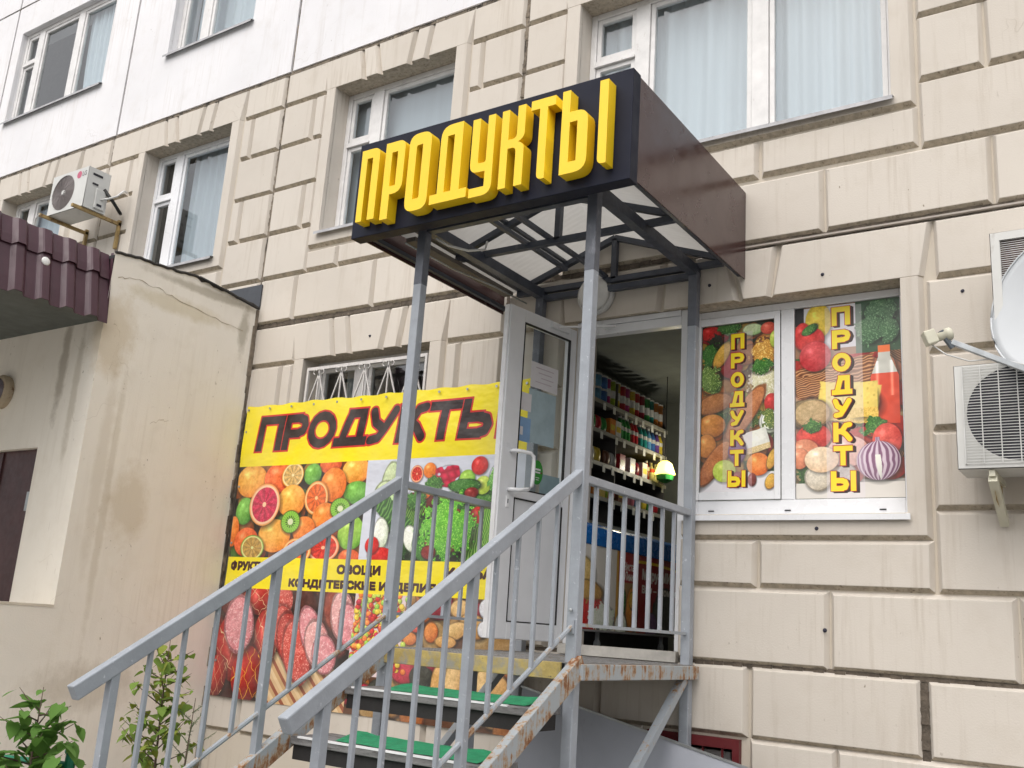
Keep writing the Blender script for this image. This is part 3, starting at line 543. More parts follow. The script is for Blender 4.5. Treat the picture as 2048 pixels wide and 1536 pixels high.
# thin metal drip strip along the joint right of the canopy
MB().box(-2.31, 3, -.006, .03, 4.286, 4.298).build('drip_strip', mat('dull_strip', (.38,.34,.30), .7), wall)

# rusticated facing blocks
def blk(x0, x1, z0, z1, j=.003): return raised('facing_block', rect(x0, x1, z0, z1), wall, BEIGE, j=j)
RU = [(4.345,4.765),(4.825,5.25),(5.305,5.73),(5.78,6.205),(6.26,6.685),(6.74,7.06)]
RL = [(1.51,1.93),(1.99,2.415),(2.472,2.895),(2.955,3.378),(3.44,3.86),(3.918,4.262)]
def pier_half(J, s, rows, kinds, far=.585):
    for (z0, z1), k in zip(rows, kinds):
        def b(a, c):
            x0, x1 = sorted((J+s*a, J+s*c)); blk(x0, x1, z0, z1)
        a0 = .045 if s < 0 else .032
        if k == 'L': b(a0, far)
        elif k == 'S': b(a0, .42); b(.487, far)
KU = ['', 'L', 'S', 'L', 'S', 'L']
for J in (-10.31, -7.31, -4.31):
    for s in (-1, 1):
        f = .585 if J != -4.31 else (.57 if s < 0 else .40)
        if J == -4.31 and s > 0:
            for i in (1, 3, 5): blk(J+.032, J+.405, *RU[i])
            for i in (2, 4): blk(J+.032, J+.405, *RU[i])
        else: pier_half(J, s, RU, KU, f)
pier_half(-7.31, 1, RL, ['', '', '', '', 'S', 'L'], .585); pier_half(-4.31, -1, RL, ['', '', '', 'L', 'S', 'L'], .575)
for i in range(6): blk(-4.28, -3.80, *RL[i])
# S1 band under the upper windows (blocks break at the panel joints)
for a, b in ((-12.7,-11.83),(-11.77,-10.83),(-10.77,-10.355),(-10.275,-9.83),(-9.77,-8.83),(-8.77,-7.83),(-7.77,-7.355),(-7.278,-6.83),(-6.77,-5.83),(-5.77,-4.83),(-4.77,-4.355),(-4.278,-3.86),(-3.80,-2.83),(-2.77,-1.797),(-1.733,-.762),(-.698,.27),(.33,1.3)): blk(a, b, *RU[0])
def lintel(xl, xr, z0, z1, w, tops, bots, e_top=.94, e_bot=None):
    """wedge stones over an opening; tops/bots are groove centres from the middle"""
    c = (xl+xr)/2; hw = (xr-xl)/2; g_ = .034; eb = hw+w; et = hw+w+.06
    T = [-et]+list(tops)+[et]; Bt = [-eb]+list(bots)+[eb]
    for i in range(len(T)-1):
        t0 = T[i]+(g_ if i else 0); t1 = T[i+1]-(g_ if i < len(T)-2 else 0); b0 = Bt[i]+(g_ if i else 0); b1 = Bt[i+1]-(g_ if i < len(T)-2 else 0)
        raised('wedge_stone', [(c+b0, z0), (c+b1, z0), (c+t1, z1), (c+t0, z1)], wall, BEIGE, [.0, .029, .029, .029])
def surround(xl, xr, z0, z1, w, wb):
    raised('window_surround', [(xl-w, z1), (xl-w, z0-wb), (xr+w, z0-wb), (xr+w, z1), (xr, z1), (xr, z0), (xl, z0), (xl, z1)], wall, BEIGE, [.029, .029, .029, 0, 0, 0, 0, 0])
ST, SB = (-.445, -.25, .245, .445), (-.38, -.175, .19, .395)
for k in 'LAB':
    x0, x1, z0, z1 = OP[k]; surround(x0, x1, z0, z1, .118, .12); lintel(x0, x1, 6.735, 7.06, .118, ST, SB)
    c = (x0+x1)/2
    for a, b in ((-.86,-.505),(-.445,.445),(.505,.86)): blk(c+a, c+b, 4.825, 4.985)
x0, x1, z0, z1 = OP['D']; surround(x0, x1, z0, z1, .118, .12); lintel(x0, x1, 3.911, 4.262, .118, ST, SB)
x0, x1, z0, z1 = OP['C']; surround(x0, x1, z0, z1, .125, .06); lintel(x0, x1, 6.735, 7.06, .125, (-.9,-.7,-.25,-.05,.45,.65), (-.85,-.65,-.22,-.02,.4,.6))
for a, b in ((-3.88,-2.89),(-2.83,-2.25),(-2.18,-1.183)): blk(a, b, 4.84, 5.075)
# right of the big windows
for i, (a, b) in {1: (-1.115, .0), 3: (-1.115, .0), 5: (-1.115, 0)}.items():
    blk(a, b, *RU[i]); blk(.06, 1.4, *RU[i])
for i in (2, 4): blk(-1.115, -.768, *RU[i]); blk(-.70, .3, *RU[i]); blk(.36, 1.4, *RU[i])
for i in (1, 3, 5): blk(-1.115 if i != 5 else -1.06, .0, *RL[i]); blk(.06, 1.4, *RL[i])
for i in (2, 4): blk(-1.115, -.5, *RL[i]); blk(-.44, .8, *RL[i])
# shop window surround: right leg and bottom, wedge stones, bands below
x1 = OP['E'][1]
raised('window_surround', [(x1, 3.915), (x1, 2.43), (-2.745, 2.43), (-2.745, 2.295), (-1.186, 2.295), (-1.186, 3.915)], wall, BEIGE, [0, 0, 0, .029, .029, 0])
ce = -2.49
for t0, t1, b0, b1 in ((-1.30,-.47,-1.26,-.50),(-.40,-.25,-.43,-.22),(-.18,.02,-.15,.10),(.09,.37,.17,.325),(.445,1.37,.385,1.31)):
    raised('wedge_stone', [(ce+b0, 3.915), (ce+b1, 3.915), (ce+t1, 4.262), (ce+t0, 4.262)], wall, BEIGE, [0, .029, .029, .029])
for a, b in ((-2.74,-2.256),(-2.184,-1.183)): blk(a, b, 1.99, 2.24)
for a, b in ((-2.74,-1.797),(-1.733,-.762),(-.698,.3)): blk(a, b, *RL[0])
# basement rows
for a, b in ((-7.24,-6.36),(-6.3,-5.36),(-5.3,-4.36),(-4.27,-3.36),(-3.3,-2.305),(-2.237,-1.275),(-1.197,-.3),(-.24,.8)): blk(a, b, 1.07, 1.452)
for a, b in ((-7.235,-6.87),(-6.81,-5.85),(-5.79,-4.83),(-4.77,-3.83),(-3.77,-3.03),(-2.24,-1.763),(-1.712,-.72),(-.66,.3)): blk(a, b, .61, 1.02)
box('plinth', (-7.25, 3, .022, GD+.01, -.1, .575), GROOVE, wall)

# ------------------------------------------------------------------ windows
def window(k, mulls, transoms, label, y=.2, m=FRAME, fr=.055, sill=True, curtain=None, pane=GLASS):
    x0, x1, z0, z1 = OP[k]; d = .07; q = MB(); mw = .065
    q.box(x0, x0+fr, y, y+d, z0, z1); q.box(x1-fr, x1, y, y+d, z0, z1); q.box(x0+fr, x1-fr, y, y+d, z1-fr, z1); q.box(x0+fr, x1-fr, y, y+d, z0, z0+fr)
    for mx in mulls: q.box(mx-mw, mx+mw, y-.004, y+d, z0+fr, z1-fr)
    win_ = q.build('window', m, bld, bevel=.006); win_['label'] = label
    edges = [x0+fr]+[e for mx in mulls for e in (mx-mw, mx+mw)]+[x1-fr]
    for i in range(0, len(edges), 2):
        a, b = edges[i], edges[i+1]; zs = [z0+fr]+[e for t in transoms.get(i//2, []) for e in (t-.03, t+.03)]+[z1-fr]
        for t in transoms.get(i//2, []): MB().box(a, b, y+.004, y+d-.004, t-.03, t+.03).box(a-.005, b+.002, y-.016, y+.006, t-.03, t-.012).build('transom', m, win_)
        for j in range(0, len(zs), 2):
            c, e = zs[j], zs[j+1]; s = .042; f = MB()
            f.box(a+.003, a+s, y+.012, y+.055, c+.003, e-.003); f.box(b-s, b-.003, y+.012, y+.055, c+.003, e-.003)
            f.box(a+s, b-s, y+.012, y+.055, e-s, e-.003); f.box(a+s, b-s, y+.012, y+.055, c+.003, c+s); f.build('sash', m, win_, bevel=.004)
            MB().add([(a+s,y+.035,c+s),(b-s,y+.035,c+s),(b-s,y+.035,e-s),(a+s,y+.035,e-s)], [(0,1,2,3)]).build('pane', pane, win_)
    if sill:
        s = MB(); yo = -.045
        s.add([(x0-.02,yo,z0-.012),(x1+.02,yo,z0-.012),(x1+.02,y,z0+.035),(x0-.02,y,z0+.035)], [(0,1,2,3)])
        s.add([(x0-.02,yo,z0-.012),(x1+.02,yo,z0-.012),(x1+.02,yo,z0-.04),(x0-.02,yo,z0-.04)], [(0,1,2,3)]); s.build('sill', TIN, win_)
    return win_
def curtain(x0, x1, z0, z1, label, y=.34, m=CURT, folds=9, amp=.018, sweep=0., name='curtain'):
    n = folds*8; rg = random.Random(x0); ph = [rg.uniform(0, 6) for _ in range(3)]; vs = []; fs = []; nz = 8
    for j in range(nz+1):
        t = j/nz
        for i in range(n+1):
            u = i/n; x = x0+(x1-x0)*u; xs = x+(sweep*(1-t)**2 if sweep else 0)*(1-u)
            vs.append((xs, y+amp*math.sin(u*folds*6.28+ph[0]+.5*math.sin(u*9+ph[1]))+.5*amp*math.sin(u*folds*2.7+ph[2]), z0+(z1-z0)*t))
    fs = [(j*(n+1)+i, j*(n+1)+i+1, (j+1)*(n+1)+i+1, (j+1)*(n+1)+i) for j in range(nz) for i in range(n)]
    return tag(MB().add(vs, fs).build(name, m, smooth=True), label, 'curtain')
window('U1', [-12.68, -11.72], {0: [8.90]}, 'three-part upper window with grey panes and a bright curtain on the right', y=.08)
window('U2', [-9.02], {}, 'upper window with curtained panes over the beige band', y=.12)
window('L', [-12.25], {0: [6.17]}, 'window half hidden by the maroon roof')
window('A', [-9.21], {0: [6.17]}, 'window with a wide curtained pane left of the tall pier', m=PVC)
window('B', [-6.165], {0: [6.17]}, 'window partly hidden behind the sign')
window('C', [-3.275, -2.28], {0: [6.25]}, 'wide window with blue-white pleated curtains over the canopy')
window('D', [-6.0], {}, 'lower window behind the white grille', sill=False)
curtain(-11.66, -10.84, 7.98, 9.4, 'white curtain swept aside in the three-part upper left window', sweep=.10, y=.2)
curtain(-9.5, -8.05, 7.98, 9.4, 'pale curtain in the upper window at the top edge')
curtain(-9.10, -8.13, 5.2, 6.72, 'pale blue curtain in the window beside the joint pier', m=CURT3, folds=7)
curtain(-6.56, -5.09, 5.2, 6.72, 'plain pale curtain in the window behind the yellow-lettered sign', folds=3, amp=.01, m=CURT3)
curtain(-3.74, -2.3, 5.2, 6.72, 'white pleated curtain in the left half of the wide top window', folds=9)
curtain(-2.28, -1.33, 5.2, 6.72, 'white pleated curtain in the right half of the wide top window', folds=8)
curtain(-6.3, -6.07, 2.4, 3.88, 'dark grey-green curtain strip behind the white window grille', m=CURT2, folds=3)
curtain(-12.2, -11.2, 5.2, 6.72, 'pale curtain in the window half hidden by the maroon roof', folds=6)

# ------------------------------------------------------------------ shop window and door frame (part of the building)
q = MB(); y = .17
q.box(-2.742, -2.70, y, y+.07, 2.432, 3.912); q.box(-1.335, -1.294, y, y+.07, 2.432, 3.912)
q.box(-2.70, -1.335, y, y+.07, 3.86, 3.912); q.box(-2.70, -1.335, y, y+.07, 2.432, 2.545); q.box(-2.112, -2.022, y-.004, y+.07, 2.545, 3.86)
sw = q.build('window', PVC, bld, bevel=.005); sw['label'] = 'white plastic shop window with two food prints'
q = MB()
q.box(-2.738, -2.692, y-.014, y-.001, 2.548, 3.856); q.box(-2.158, -2.116, y-.014, y-.001, 2.548, 3.856); q.box(-2.692, -2.158, y-.014, y-.001, 3.803, 3.856); q.box(-2.692, -2.158, y-.014, y-.001, 2.548, 2.602)
q.build('sash', PVC, sw, bevel=.004)
for a, b, c, d in ((-2.695,-2.155,2.60,3.805),(-2.02,-1.337,2.547,3.858)):
    MB().add([(a,y+.02,c),(b,y+.02,c),(b,y+.02,d),(a,y+.02,d)], [(0,1,2,3)]).build('pane', GLASS, sw)
for x in (-2.6, -2.07, -1.47): MB().box(x-.02, x+.02, y-.006, y-.001, 2.47, 2.477).build('drain_slot', BLACK, sw)
q = MB(); q.add([(-2.76,-.03,2.42),(-1.30,-.03,2.42),(-1.30,y,2.445),(-2.76,y,2.445)], [(0,1,2,3)]); q.add([(-2.76,-.03,2.42),(-1.27,-.03,2.42),(-1.27,-.03,2.385),(-2.76,-.03,2.385)], [(0,1,2,3)])
q.add([(-1.30,-.03,2.42),(-1.27,-.03,2.42),(-1.285,.01,2.428),(-1.30,.01,2.428)], [(0,1,2,3)]); q.build('sill', PVC, sw)
q = MB(); q.box(-3.658, -3.60, .05, .13, 1.53, 3.87); q.box(-2.80, -2.744, .05, .13, 1.53, 3.912); q.box(-3.60, -2.80, .05, .13, 3.80, 3.87); q.box(-3.658, -2.80, .04, .13, 3.872, 3.912)
df = q.build('door_frame', DOORP, bld, bevel=.005)
box('threshold', (-3.65, -2.75, -.03, .16, 1.462, 1.53), mat('threshold_metal', (.5, .48, .44), .5, .2, var=.2, scale=9), df)

# prints on the shop window
def poster(name, x0, x1, z0, z1, y, cv, label, rough=.35):
    me = bpy.data.meshes.new(name); me.from_pydata([(x0,y,z0),(x1,y,z0),(x1,y,z1),(x0,y,z1)], [], [(0,1,2,3)]); uv = me.uv_layers.new()
    for i, c in enumerate(((0,0),(1,0),(1,1),(0,1))): uv.data[i].uv = c
    me.materials.append(print_mat(name+'_print', cv, rough)); return tag(link(name, me), label, 'poster')
def vertical_word(cv, cx, tops, hh, ww, sh):
    for ch, zt in zip('ПРОДУКТЫ', tops):
        w_ = ww*(1.3 if ch == 'Ы' else 1.)
        h_ = ww*.14; cv.word(ch, cx-w_/2+h_, cx+w_/2-h_, zt-hh+h_, zt-h_, h_, (250,225,35), layers=[(.003, sh, -sh*.5, (45,20,25)), (.003, sh*.6, -sh*.3, (45,20,25)), (.004, 0, 0, (185,30,25))])
cv = Cv(.54, 1.205, 560, (105,85,50)); cv.rect(0, 0, .54, .16, (235,232,235)); cv.rect(0, .9, .54, 1.2, (40,60,35)); cv.clip = (0, .14, .54, 1.205); cv.filler([('l','dg'),('o','re'),('o','bn'),('e','b1'),('o','or'),('l','gp'),('e','pa'),('o','yg')], 70, .05, .1, 3, .7); cv.clip = (0, 0, .54, 1.205); cv.items(PL)
w_ = cv.win(.165, .02, .375, 1.14); cv.a[w_[0]] = cv.a[w_[0]]*.6+.4*np.array([.85, .8, .85])
vertical_word(cv, .265, [1.13, .99, .85, .71, .575, .435, .295, .15], .112, .098, .014)
poster('food_print', -2.692, -2.157, 2.602, 3.803, .185, cv, 'narrow food print with bread and cauliflower behind a vertical yellow word')
cv = Cv(.68, 1.306, 560, (150,110,80)); cv.rect(0, 0, .68, .12, (225,220,212)); cv.rect(.05, 1.0, .45, 1.3, (225,225,230)); cv.rect(.4, .95, .68, 1.306, (60,90,65)); cv.rect(0, 1.18, .06, 1.306, (30,30,35)); cv.clip = (0, .1, .68, .95); cv.filler([('l','dg'),('o','re'),('e','bw'),('w','wk'),('o','eg'),('o','to')], 60, .06, .12, 4, .75); cv.clip = (0, 0, .68, 1.306); cv.items(PR)
w_ = cv.win(.20, .0, .44, 1.29); cv.a[w_[0]] = cv.a[w_[0]]*.55+.45*np.array([.9, .87, .9])
vertical_word(cv, .305, [1.285, 1.125, .965, .81, .655, .495, .34, .175], .13, .122, .02)
poster('food_print', -2.018, -1.338, 2.55, 3.856, .183, cv, 'wide food print with juice bottle, eggs and red onion at the right')

# ------------------------------------------------------------------ the open shop door
hx, hy = -3.66, .02; nx_, ny_ = -3.77, -.71; L_ = math.hypot(nx_-hx, ny_-hy); dx, dy = (nx_-hx)/L_, (ny_-hy)/L_
def dpt(u, z, t=0): return (hx+dx*u-dy*t, hy+dy*u+dx*t, z)      # u from hinge outwards, t towards the street side (+X)
def dbox(q, u0, u1, z0, z1, t0, t1):
    vs = [dpt(u, z, t) for u in (u0, u1) for t in (t0, t1) for z in (z0, z1)]
    return q.add(vs, [(0,1,3,2),(4,6,7,5),(0,4,5,1),(2,3,7,6),(0,2,6,4),(1,5,7,3)])
q = MB(); U0, U1 = -.02, .735
dbox(q, U0, .05, 1.535, 3.85, -.06, 0); dbox(q, .575, U1, 1.535, 3.85, -.06, 0); dbox(q, .05, .575, 3.755, 3.85, -.06, 0); dbox(q, .05, .575, 1.535, 1.65, -.06, 0); dbox(q, .05, .575, 2.485, 2.545, -.06, 0)
door = q.build('door', DOORP, bld, bevel=.006); door['label'] = 'white plastic glazed shop door standing open'
q = MB(); dbox(q, .05, .575, 1.65, 2.485, -.045, -.012); q.build('door_panel', DOORP, door)
q = MB(); q.add([dpt(.05, 2.545, -.03), dpt(.575, 2.545, -.03), dpt(.575, 3.755, -.03), dpt(.05, 3.755, -.03)], [(0,1,2,3)]); q.build('pane', GLASSD, door)
q = MB()
for a, b, c, d in ((.05,.058,2.545,3.755),(.567,.575,2.545,3.755),(.058,.567,3.747,3.755),(.058,.567,2.545,2.553),(.05,.056,1.65,2.485),(.569,.575,1.65,2.485),(.056,.569,2.478,2.485),(.056,.569,1.65,1.657)): dbox(q, a, b, c, d, -.02, .001)
q.build('gasket', BLACK, door)
q = MB(); dbox(q, U1, U1+.012, 1.54, 3.845, -.05, -.012); q.build('edge_strip', STRIP, door)
q = MB(); q.tube([dpt(.645, 2.53, 0), dpt(.645, 2.53, .035), dpt(.60, 2.53, .06), dpt(.52, 2.545, .075), dpt(.49, 2.57, .08), dpt(.485, 2.62, .08), dpt(.485, 2.74, .08), dpt(.49, 2.78, .08), dpt(.52, 2.80, .075), dpt(.60, 2.80, .06), dpt(.645, 2.80, .035), dpt(.645, 2.80, 0)], .014, 8)
q.build('handle', PVC, door, smooth=True)
q = MB(); dbox(q, .632, .658, 2.41, 2.49, 0, .006); q.build('lock_plate', STRIP, door)
q = MB(); dbox(q, .641, .649, 2.435, 2.465, .006, .0075); q.build('keyhole', INK, door)
q = MB(); dbox(q, .10, .30, 3.79, 3.83, .0, .03); q.bar(dpt(.25, 3.80, .04), (-3.30, -.02, 3.83), .018, .012); q.bar((-3.30,-.02,3.83), (-3.42,.05,3.84), .018, .012); q.build('door_closer', DOORP, door)
def sheet_on_door(u0, u1, z0, z1, m, t=-.026):
    q = MB(); q.add([dpt(u0,z0,t), dpt(u1,z0,t), dpt(u1,z1,t), dpt(u0,z1,t)], [(0,1,2,3)]); return q.build('notice', m, door)
sheet_on_door(.15, .455, 3.31, 3.50, PAPER); sheet_on_door(.156, .46, 2.905, 3.295, PAPERB, -.028); sheet_on_door(.425, .565, 2.895, 3.07, PAPERC); sheet_on_door(.43, .565, 3.12, 3.25, PAPER); sheet_on_door(.06, .28, 2.56, 2.70, PAPERB, -.034)
q = MB()
for i in range(4): dbox(q, .20+.02*(i % 2), .40-.03*(i % 3), 3.46-.035*i, 3.466-.035*i, -.0255, -.025)
q.build('notice_text', mat('faded_ink', (.45, .38, .42), .8), door)
q = MB(); q.add([dpt(.505, 2.94, -.0245), dpt(.535, 2.94, -.0245), dpt(.535, 3.0, -.0245), dpt(.505, 3.0, -.0245)], [(0,1,2,3)]); q.build('notice_text', PAPER, door)
q = MB(); q.add([dpt(.325+.062*math.cos(k*.3142), 2.70+.088*math.sin(k*.3142), -.0235) for k in range(20)], [tuple(range(20))]); q.build('sticker', STICK, door)
for b_ in ((.29,.365,2.715,2.728),(.292,.345,2.695,2.706),(.30,.34,2.66,2.665),(.305,.335,2.645,2.65)):
    q = MB(); dbox(q, *b_, -.0232, -.0225); q.build('sticker_text', PAPER, door)
q = MB(); dbox(q, .275, .29, 2.695, 2.706, -.0232, -.0225); q.build('sticker_text', REDP, door)

# ------------------------------------------------------------------ inside of the shop
INW = mat('shop_wall', (.30, .32, .29), .8); INC = mat('shop_ceiling', (.28, .30, .28), .8)
tag(box('shop_floor', (-4.4, -1.2, .161, 3.2, 1.40, 1.50), mat('shop_floor_tile', (.22, .2, .18), .5), None), kind='structure')
tag(box('shop_ceiling', (-4.4, -1.2, .362, 3.2, 4.05, 4.12), INC, None), kind='structure')
tag(box('shop_wall', (-4.5, -4.4, .362, 3.2, 1.40, 4.12), INW, None), kind='structure'); tag(box('shop_wall', (-1.2, -1.1, .362, 3.2, 1.4, 4.12), INW, None), kind='structure'); tag(box('shop_wall', (-4.5, -1.1, 3.2, 3.3, 1.4, 4.12), INW, None), kind='structure')
tag(box('shop_wall', (-4.4, -3.662, .30, .36, 1.5, 4.05), INW, None), kind='structure')
MB().bar((-4.39, .37, 3.96), (-4.39, 3.19, 3.96), .05, .05).build('cornice', INC, bpy.data.objects['shop_ceiling'])
rack = thing('shelf_rack', 'dark shelving along the shop wall behind the doorway', 'shelf')
SHELF = mat('shelf_board', (.10, .095, .09), .6); SEDGE = mat('shelf_edge', (.34, .33, .28), .5); TAGM = mat('price_tag', (.7, .7, .64), .6)
SZ = [3.57, 3.31, 3.03, 2.74, 2.52]
for z in SZ:
    s_ = box('shelf', (-4.38, -4.0, .42, 2.42, z-.022, z), SHELF, rack); box('shelf_edge', (-4.0, -3.992, .42, 2.42, z-.03, z+.004), SEDGE, s_)
for yy in (.41, 1.42, 2.43): box('upright', (-4.38, -4.02, yy-.006, yy+.006, 1.5, 3.8), SHELF, rack)
box('back_panel', (-4.395, -4.38, .4, 2.43, 1.5, 3.8), SHELF, rack)
rg = random.Random(3)
for z in SZ[:4]:
    for k in range(8): y0 = .9+k*.2+rg.uniform(-.05, .05); box('price_tag', (-3.991, -3.988, y0, y0+.045, z-.075, z-.012), TAGM, rack)
def pmat(n, c, r=.35): return mat('pack_'+n, c, r, var=.2, scale=30)
PC = dict(red=(.45,.02,.03), crimson=(.3,.01,.03), green=(.04,.28,.06), lime=(.3,.42,.03), yellow=(.6,.45,.04), orange=(.6,.2,.03), magenta=(.4,.03,.18), pink=(.5,.15,.2), blue=(.05,.15,.4), sky=(.12,.32,.5), white=(.6,.6,.58), teal=(.02,.25,.22), brown=(.16,.07,.04), violet=(.15,.06,.25))
ORD = 'first second third fourth fifth sixth seventh eighth ninth tenth eleventh twelfth thirteenth fourteenth fifteenth sixteenth seventeenth eighteenth nineteenth twentieth'.split()
def product(kind, c, y, z, x, lab, s=1.):
    m = pmat(c, PC[c]); q = MB(); cap = None; cat = kind
    if kind == 'crisp tube': q.lathe((x,y,z), (0,0,1), [(.036,0),(.036,.02),(.036,.235*s)], 14); cap = ('lid', [(.038,.235*s),(.038,.248*s),(.03,.25*s)], 'white'); cat = 'tube'
    elif kind == 'bottle': q.lathe((x,y,z), (0,0,1), [(.03,0),(.034,.01),(.034,.06),(.031,.075),(.034,.09),(.034,.14*s),(.02,.18*s),(.013,.205*s)], 14); cap = ('cap', [(.015,.205*s),(.015,.225*s)], 'white')
    elif kind == 'tub': q.lathe((x,y,z), (0,0,1), [(.05,0),(.055,.02),(.056,.10*s)], 16); cap = ('lid', [(.058,.10*s),(.058,.118*s),(.045,.122*s)], 'white')
    elif kind == 'carton': q.box(x-.04, x+.04, y-.05*s, y+.05*s, z, z+.15*s); cap = ('label_band', None, 'white')
    else:
        n = 7; vs = []; fs = []        # soft bag: pillow between two crimped ends
        for j in range(n+1):
            t = j/n; th = .035*math.sin(math.pi*t)**.6+.002
            for k in range(8):
                a = k/8*6.283; vs.append((x+th*math.cos(a), y+.05*s*math.sin(a)*(1+.1*math.cos(6*t)), z+.14*s*t))
        fs = [(j*8+k, j*8+(k+1) % 8, (j+1)*8+(k+1) % 8, (j+1)*8+k) for j in range(n) for k in range(8)]+[tuple(range(8)), tuple(n*8+k for k in range(8))]
        q.add(vs, fs); cat = 'bag'
    o = tag(q.build(kind.replace(' ', '_'), m, smooth=kind not in ('carton',)), lab, cat, 'goods on the shop shelves')
    if cap and cap[1]: MB().lathe((x,y,z), (0,0,1), cap[1], 12).build(cap[0], pmat(cap[2], PC[cap[2]]), o)
    if kind == 'carton': box('label_band', (x+.0402, x+.041, y-.04*s, y+.04*s, z+.05*s, z+.10*s), pmat('yellow', PC['yellow']), o)
    if kind in ('crisp tube', 'bottle'):
        r = .0366 if kind == 'crisp tube' else .0346; MB().lathe((x,y,z), (0,0,1), [(r,.095),(r,.13)] if kind == 'bottle' else [(r,.08),(r,.15)], 14).build('label_band', pmat('white' if c != 'white' else 'red', PC['white' if c != 'white' else 'red']), o)
    return o
NAMES = ['top', 'second', 'third', 'fourth', 'fifth']
rows = {0: [('tub','magenta',.82),('tub','crimson',.94),('tub','sky',1.06),('tub','blue',1.17),('crisp tube','magenta',1.27),('crisp tube','lime',1.36),('crisp tube','yellow',1.45),('crisp tube','red',1.56),('crisp tube','magenta',1.64),('crisp tube','yellow',1.75),('crisp tube','red',1.84),('crisp tube','crimson',1.95),('crisp tube','green',2.06),('crisp tube','teal',2.15),('crisp tube','orange',2.25),('crisp tube','orange',2.35)],
  1: [('carton','sky',.9),('bag','green',1.02),('bag','red',1.12),('bag','green',1.22),('carton','orange',1.34),('carton','white',1.45),('bottle','green',1.54),('bottle','green',1.61),('bottle','green',1.68),('bottle','red',1.77),('bottle','red',1.84),('bottle','teal',1.94),('bottle','teal',2.03),('bottle','sky',2.12),('bottle','blue',2.21),('bottle','violet',2.30),('bottle','yellow',2.37)],
  2: [('carton','pink',.9),('bag','white',1.02),('bag','yellow',1.13),('bag','brown',1.3),('bag','white',1.42),('carton','red',1.55),('carton','white',1.75),('bag','crimson',1.88),('carton','white',2.0),('bottle','red',2.1),('bottle','white',2.2),('bottle','white',2.3)],
  3: [('bag','orange',.86),('bag','red',.97),('carton','orange',1.08),('carton','yellow',1.2),('bag','lime',1.3),('bag','red',1.42),('carton','brown',1.54),('bag','white',1.66),('bag','pink',1.8),('bag','sky',1.92),('bag','yellow',2.05),('bag','green',2.18),('bag','red',2.3)]}
for si, items in rows.items():
    for k, (kd, c, yy) in enumerate(items):
        product(kd, c, yy, SZ[si], -4.055, f'{c} {kd} on the {NAMES[si]} shop shelf, {ORD[k]} from the doorway', .85 if si in (2,) and kd == 'bottle' else 1.)
        if kd == 'tub': product(kd, c, yy, SZ[si]+.122, -4.055, f'{c} {kd} stacked on another one on the top shop shelf, {ORD[k]} from the doorway')
# small lit lamp at the far end of the shelves
lamp = thing('hanging_lamp', 'small lit yellow lamp hanging at the end of the shop shelves', 'lamp', loc=(-3.90, 2.19, 4.05))
def lp(q, n, m, **k): o = q.build(n, m, **k); return part(o, lamp)
lp(MB().lathe((-3.90,2.19,3.105), (0,0,1), [(.10,0),(.085,.035),(.065,.10),(.03,.125)], 12), 'lamp_shade', mat('lit_shade', (.8,.7,.25), .6, emit=(1,.78,.16,3.2)), smooth=True)
lp(MB().tube([(-3.90,2.19,3.225),(-3.90,2.19,4.05)], .004, 6), 'cord', BLACK)
lp(MB().lathe((-3.90,2.19,3.02), (0,0,1), [(.02,0),(.075,.03),(.085,.075),(.06,.084)], 12), 'lamp_skirt', pmat('green', PC['green']))
pl_ = bpy.data.lights.new('lamp_light', 'POINT'); pl_.energy = 4.5; pl_.color = (1, .93, .78); pl_.shadow_soft_size = .05
po = bpy.data.objects.new('lamp_light', pl_); COL.objects.link(po); po.location = (-3.74, 2.15, 3.16)

# chest freezer just inside the door
fz = thing('chest_freezer', 'blue-lidded chest freezer with red and cream food prints on castors inside the doorway', 'freezer')
cv = Cv(1.9, .66, 420, (150,18,25)); cv.rect(0, 0, .62, .66, (232,226,215)); cv.clip = (0,0,.62,.66)
PAL.update(bowl=[(215,170,90),(150,100,40)], sp=[(235,205,130),(200,150,70)])
for a in [('e .05 .42 .2 .14 0 sp'),('e .1 .28 .3 .1 0 bowl'),('l .2 .12 .3 .12 0 re'),('l .4 .1 .2 .1 0 wh'),('l .02 .56 .06 .02 0 dg')]: cv.items(a)
cv.clip = (0,0,1.9,.66); cv.rect(.60, 0, .64, .66, (215,160,60)); cv.rect(.64, .40, .98, .66, (170,20,25)); cv.rect(.64, 0, .98, .40, (175,135,85))
for a in [('e .72 .2 .05 .14 10 dg'),('e .88 .18 .1 .2 0 bn'),('e .88 .26 .05 .07 0 pa'),('e .7 .05 .1 .1 0 wh'),('e 1.5 .1 .25 .3 0 jd'),('e 1.25 .06 .12 .12 0 jp')]: cv.items(a)
for xx in np.arange(.98, 1.9, .004): cv.rect(xx, .585-.1*(xx-1.2)**2, xx+.006, .61-.1*(xx-1.2)**2, (225,190,30))
cv.text('Чистая', .72, .93, .50, .57, (240,235,225), .003, .3); cv.text('Линия', .73, .92, .42, .49, (240,235,225), .003, .3)
cv.text('Миру~МИР', 1.06, 1.68, .43, .535, (225,215,205), .008); cv.text('Вам – пломбир', 1.06, 1.78, .32, .40, (225,215,205), .006)
XF = -3.64
me = bpy.data.meshes.new('side_print'); me.from_pydata([(XF,.2,1.64),(XF,2.1,1.64),(XF,2.1,2.27),(XF,.2,2.27)], [], [(0,1,2,3)]); uv = me.uv_layers.new()
for i, c in enumerate(((0,0),(1,0),(1,1),(0,1))): uv.data[i].uv = c
me.materials.append(print_mat('freezer_print', cv, .3)); link('side_print', me, fz)
FZB = mat('freezer_blue', (.015, .16, .52), .25, var=.06)
box('body', (-4.2, XF-.004, .2, 2.1, 1.625, 2.31), mat('freezer_white', (.6,.6,.62), .35), fz, bevel=.02)
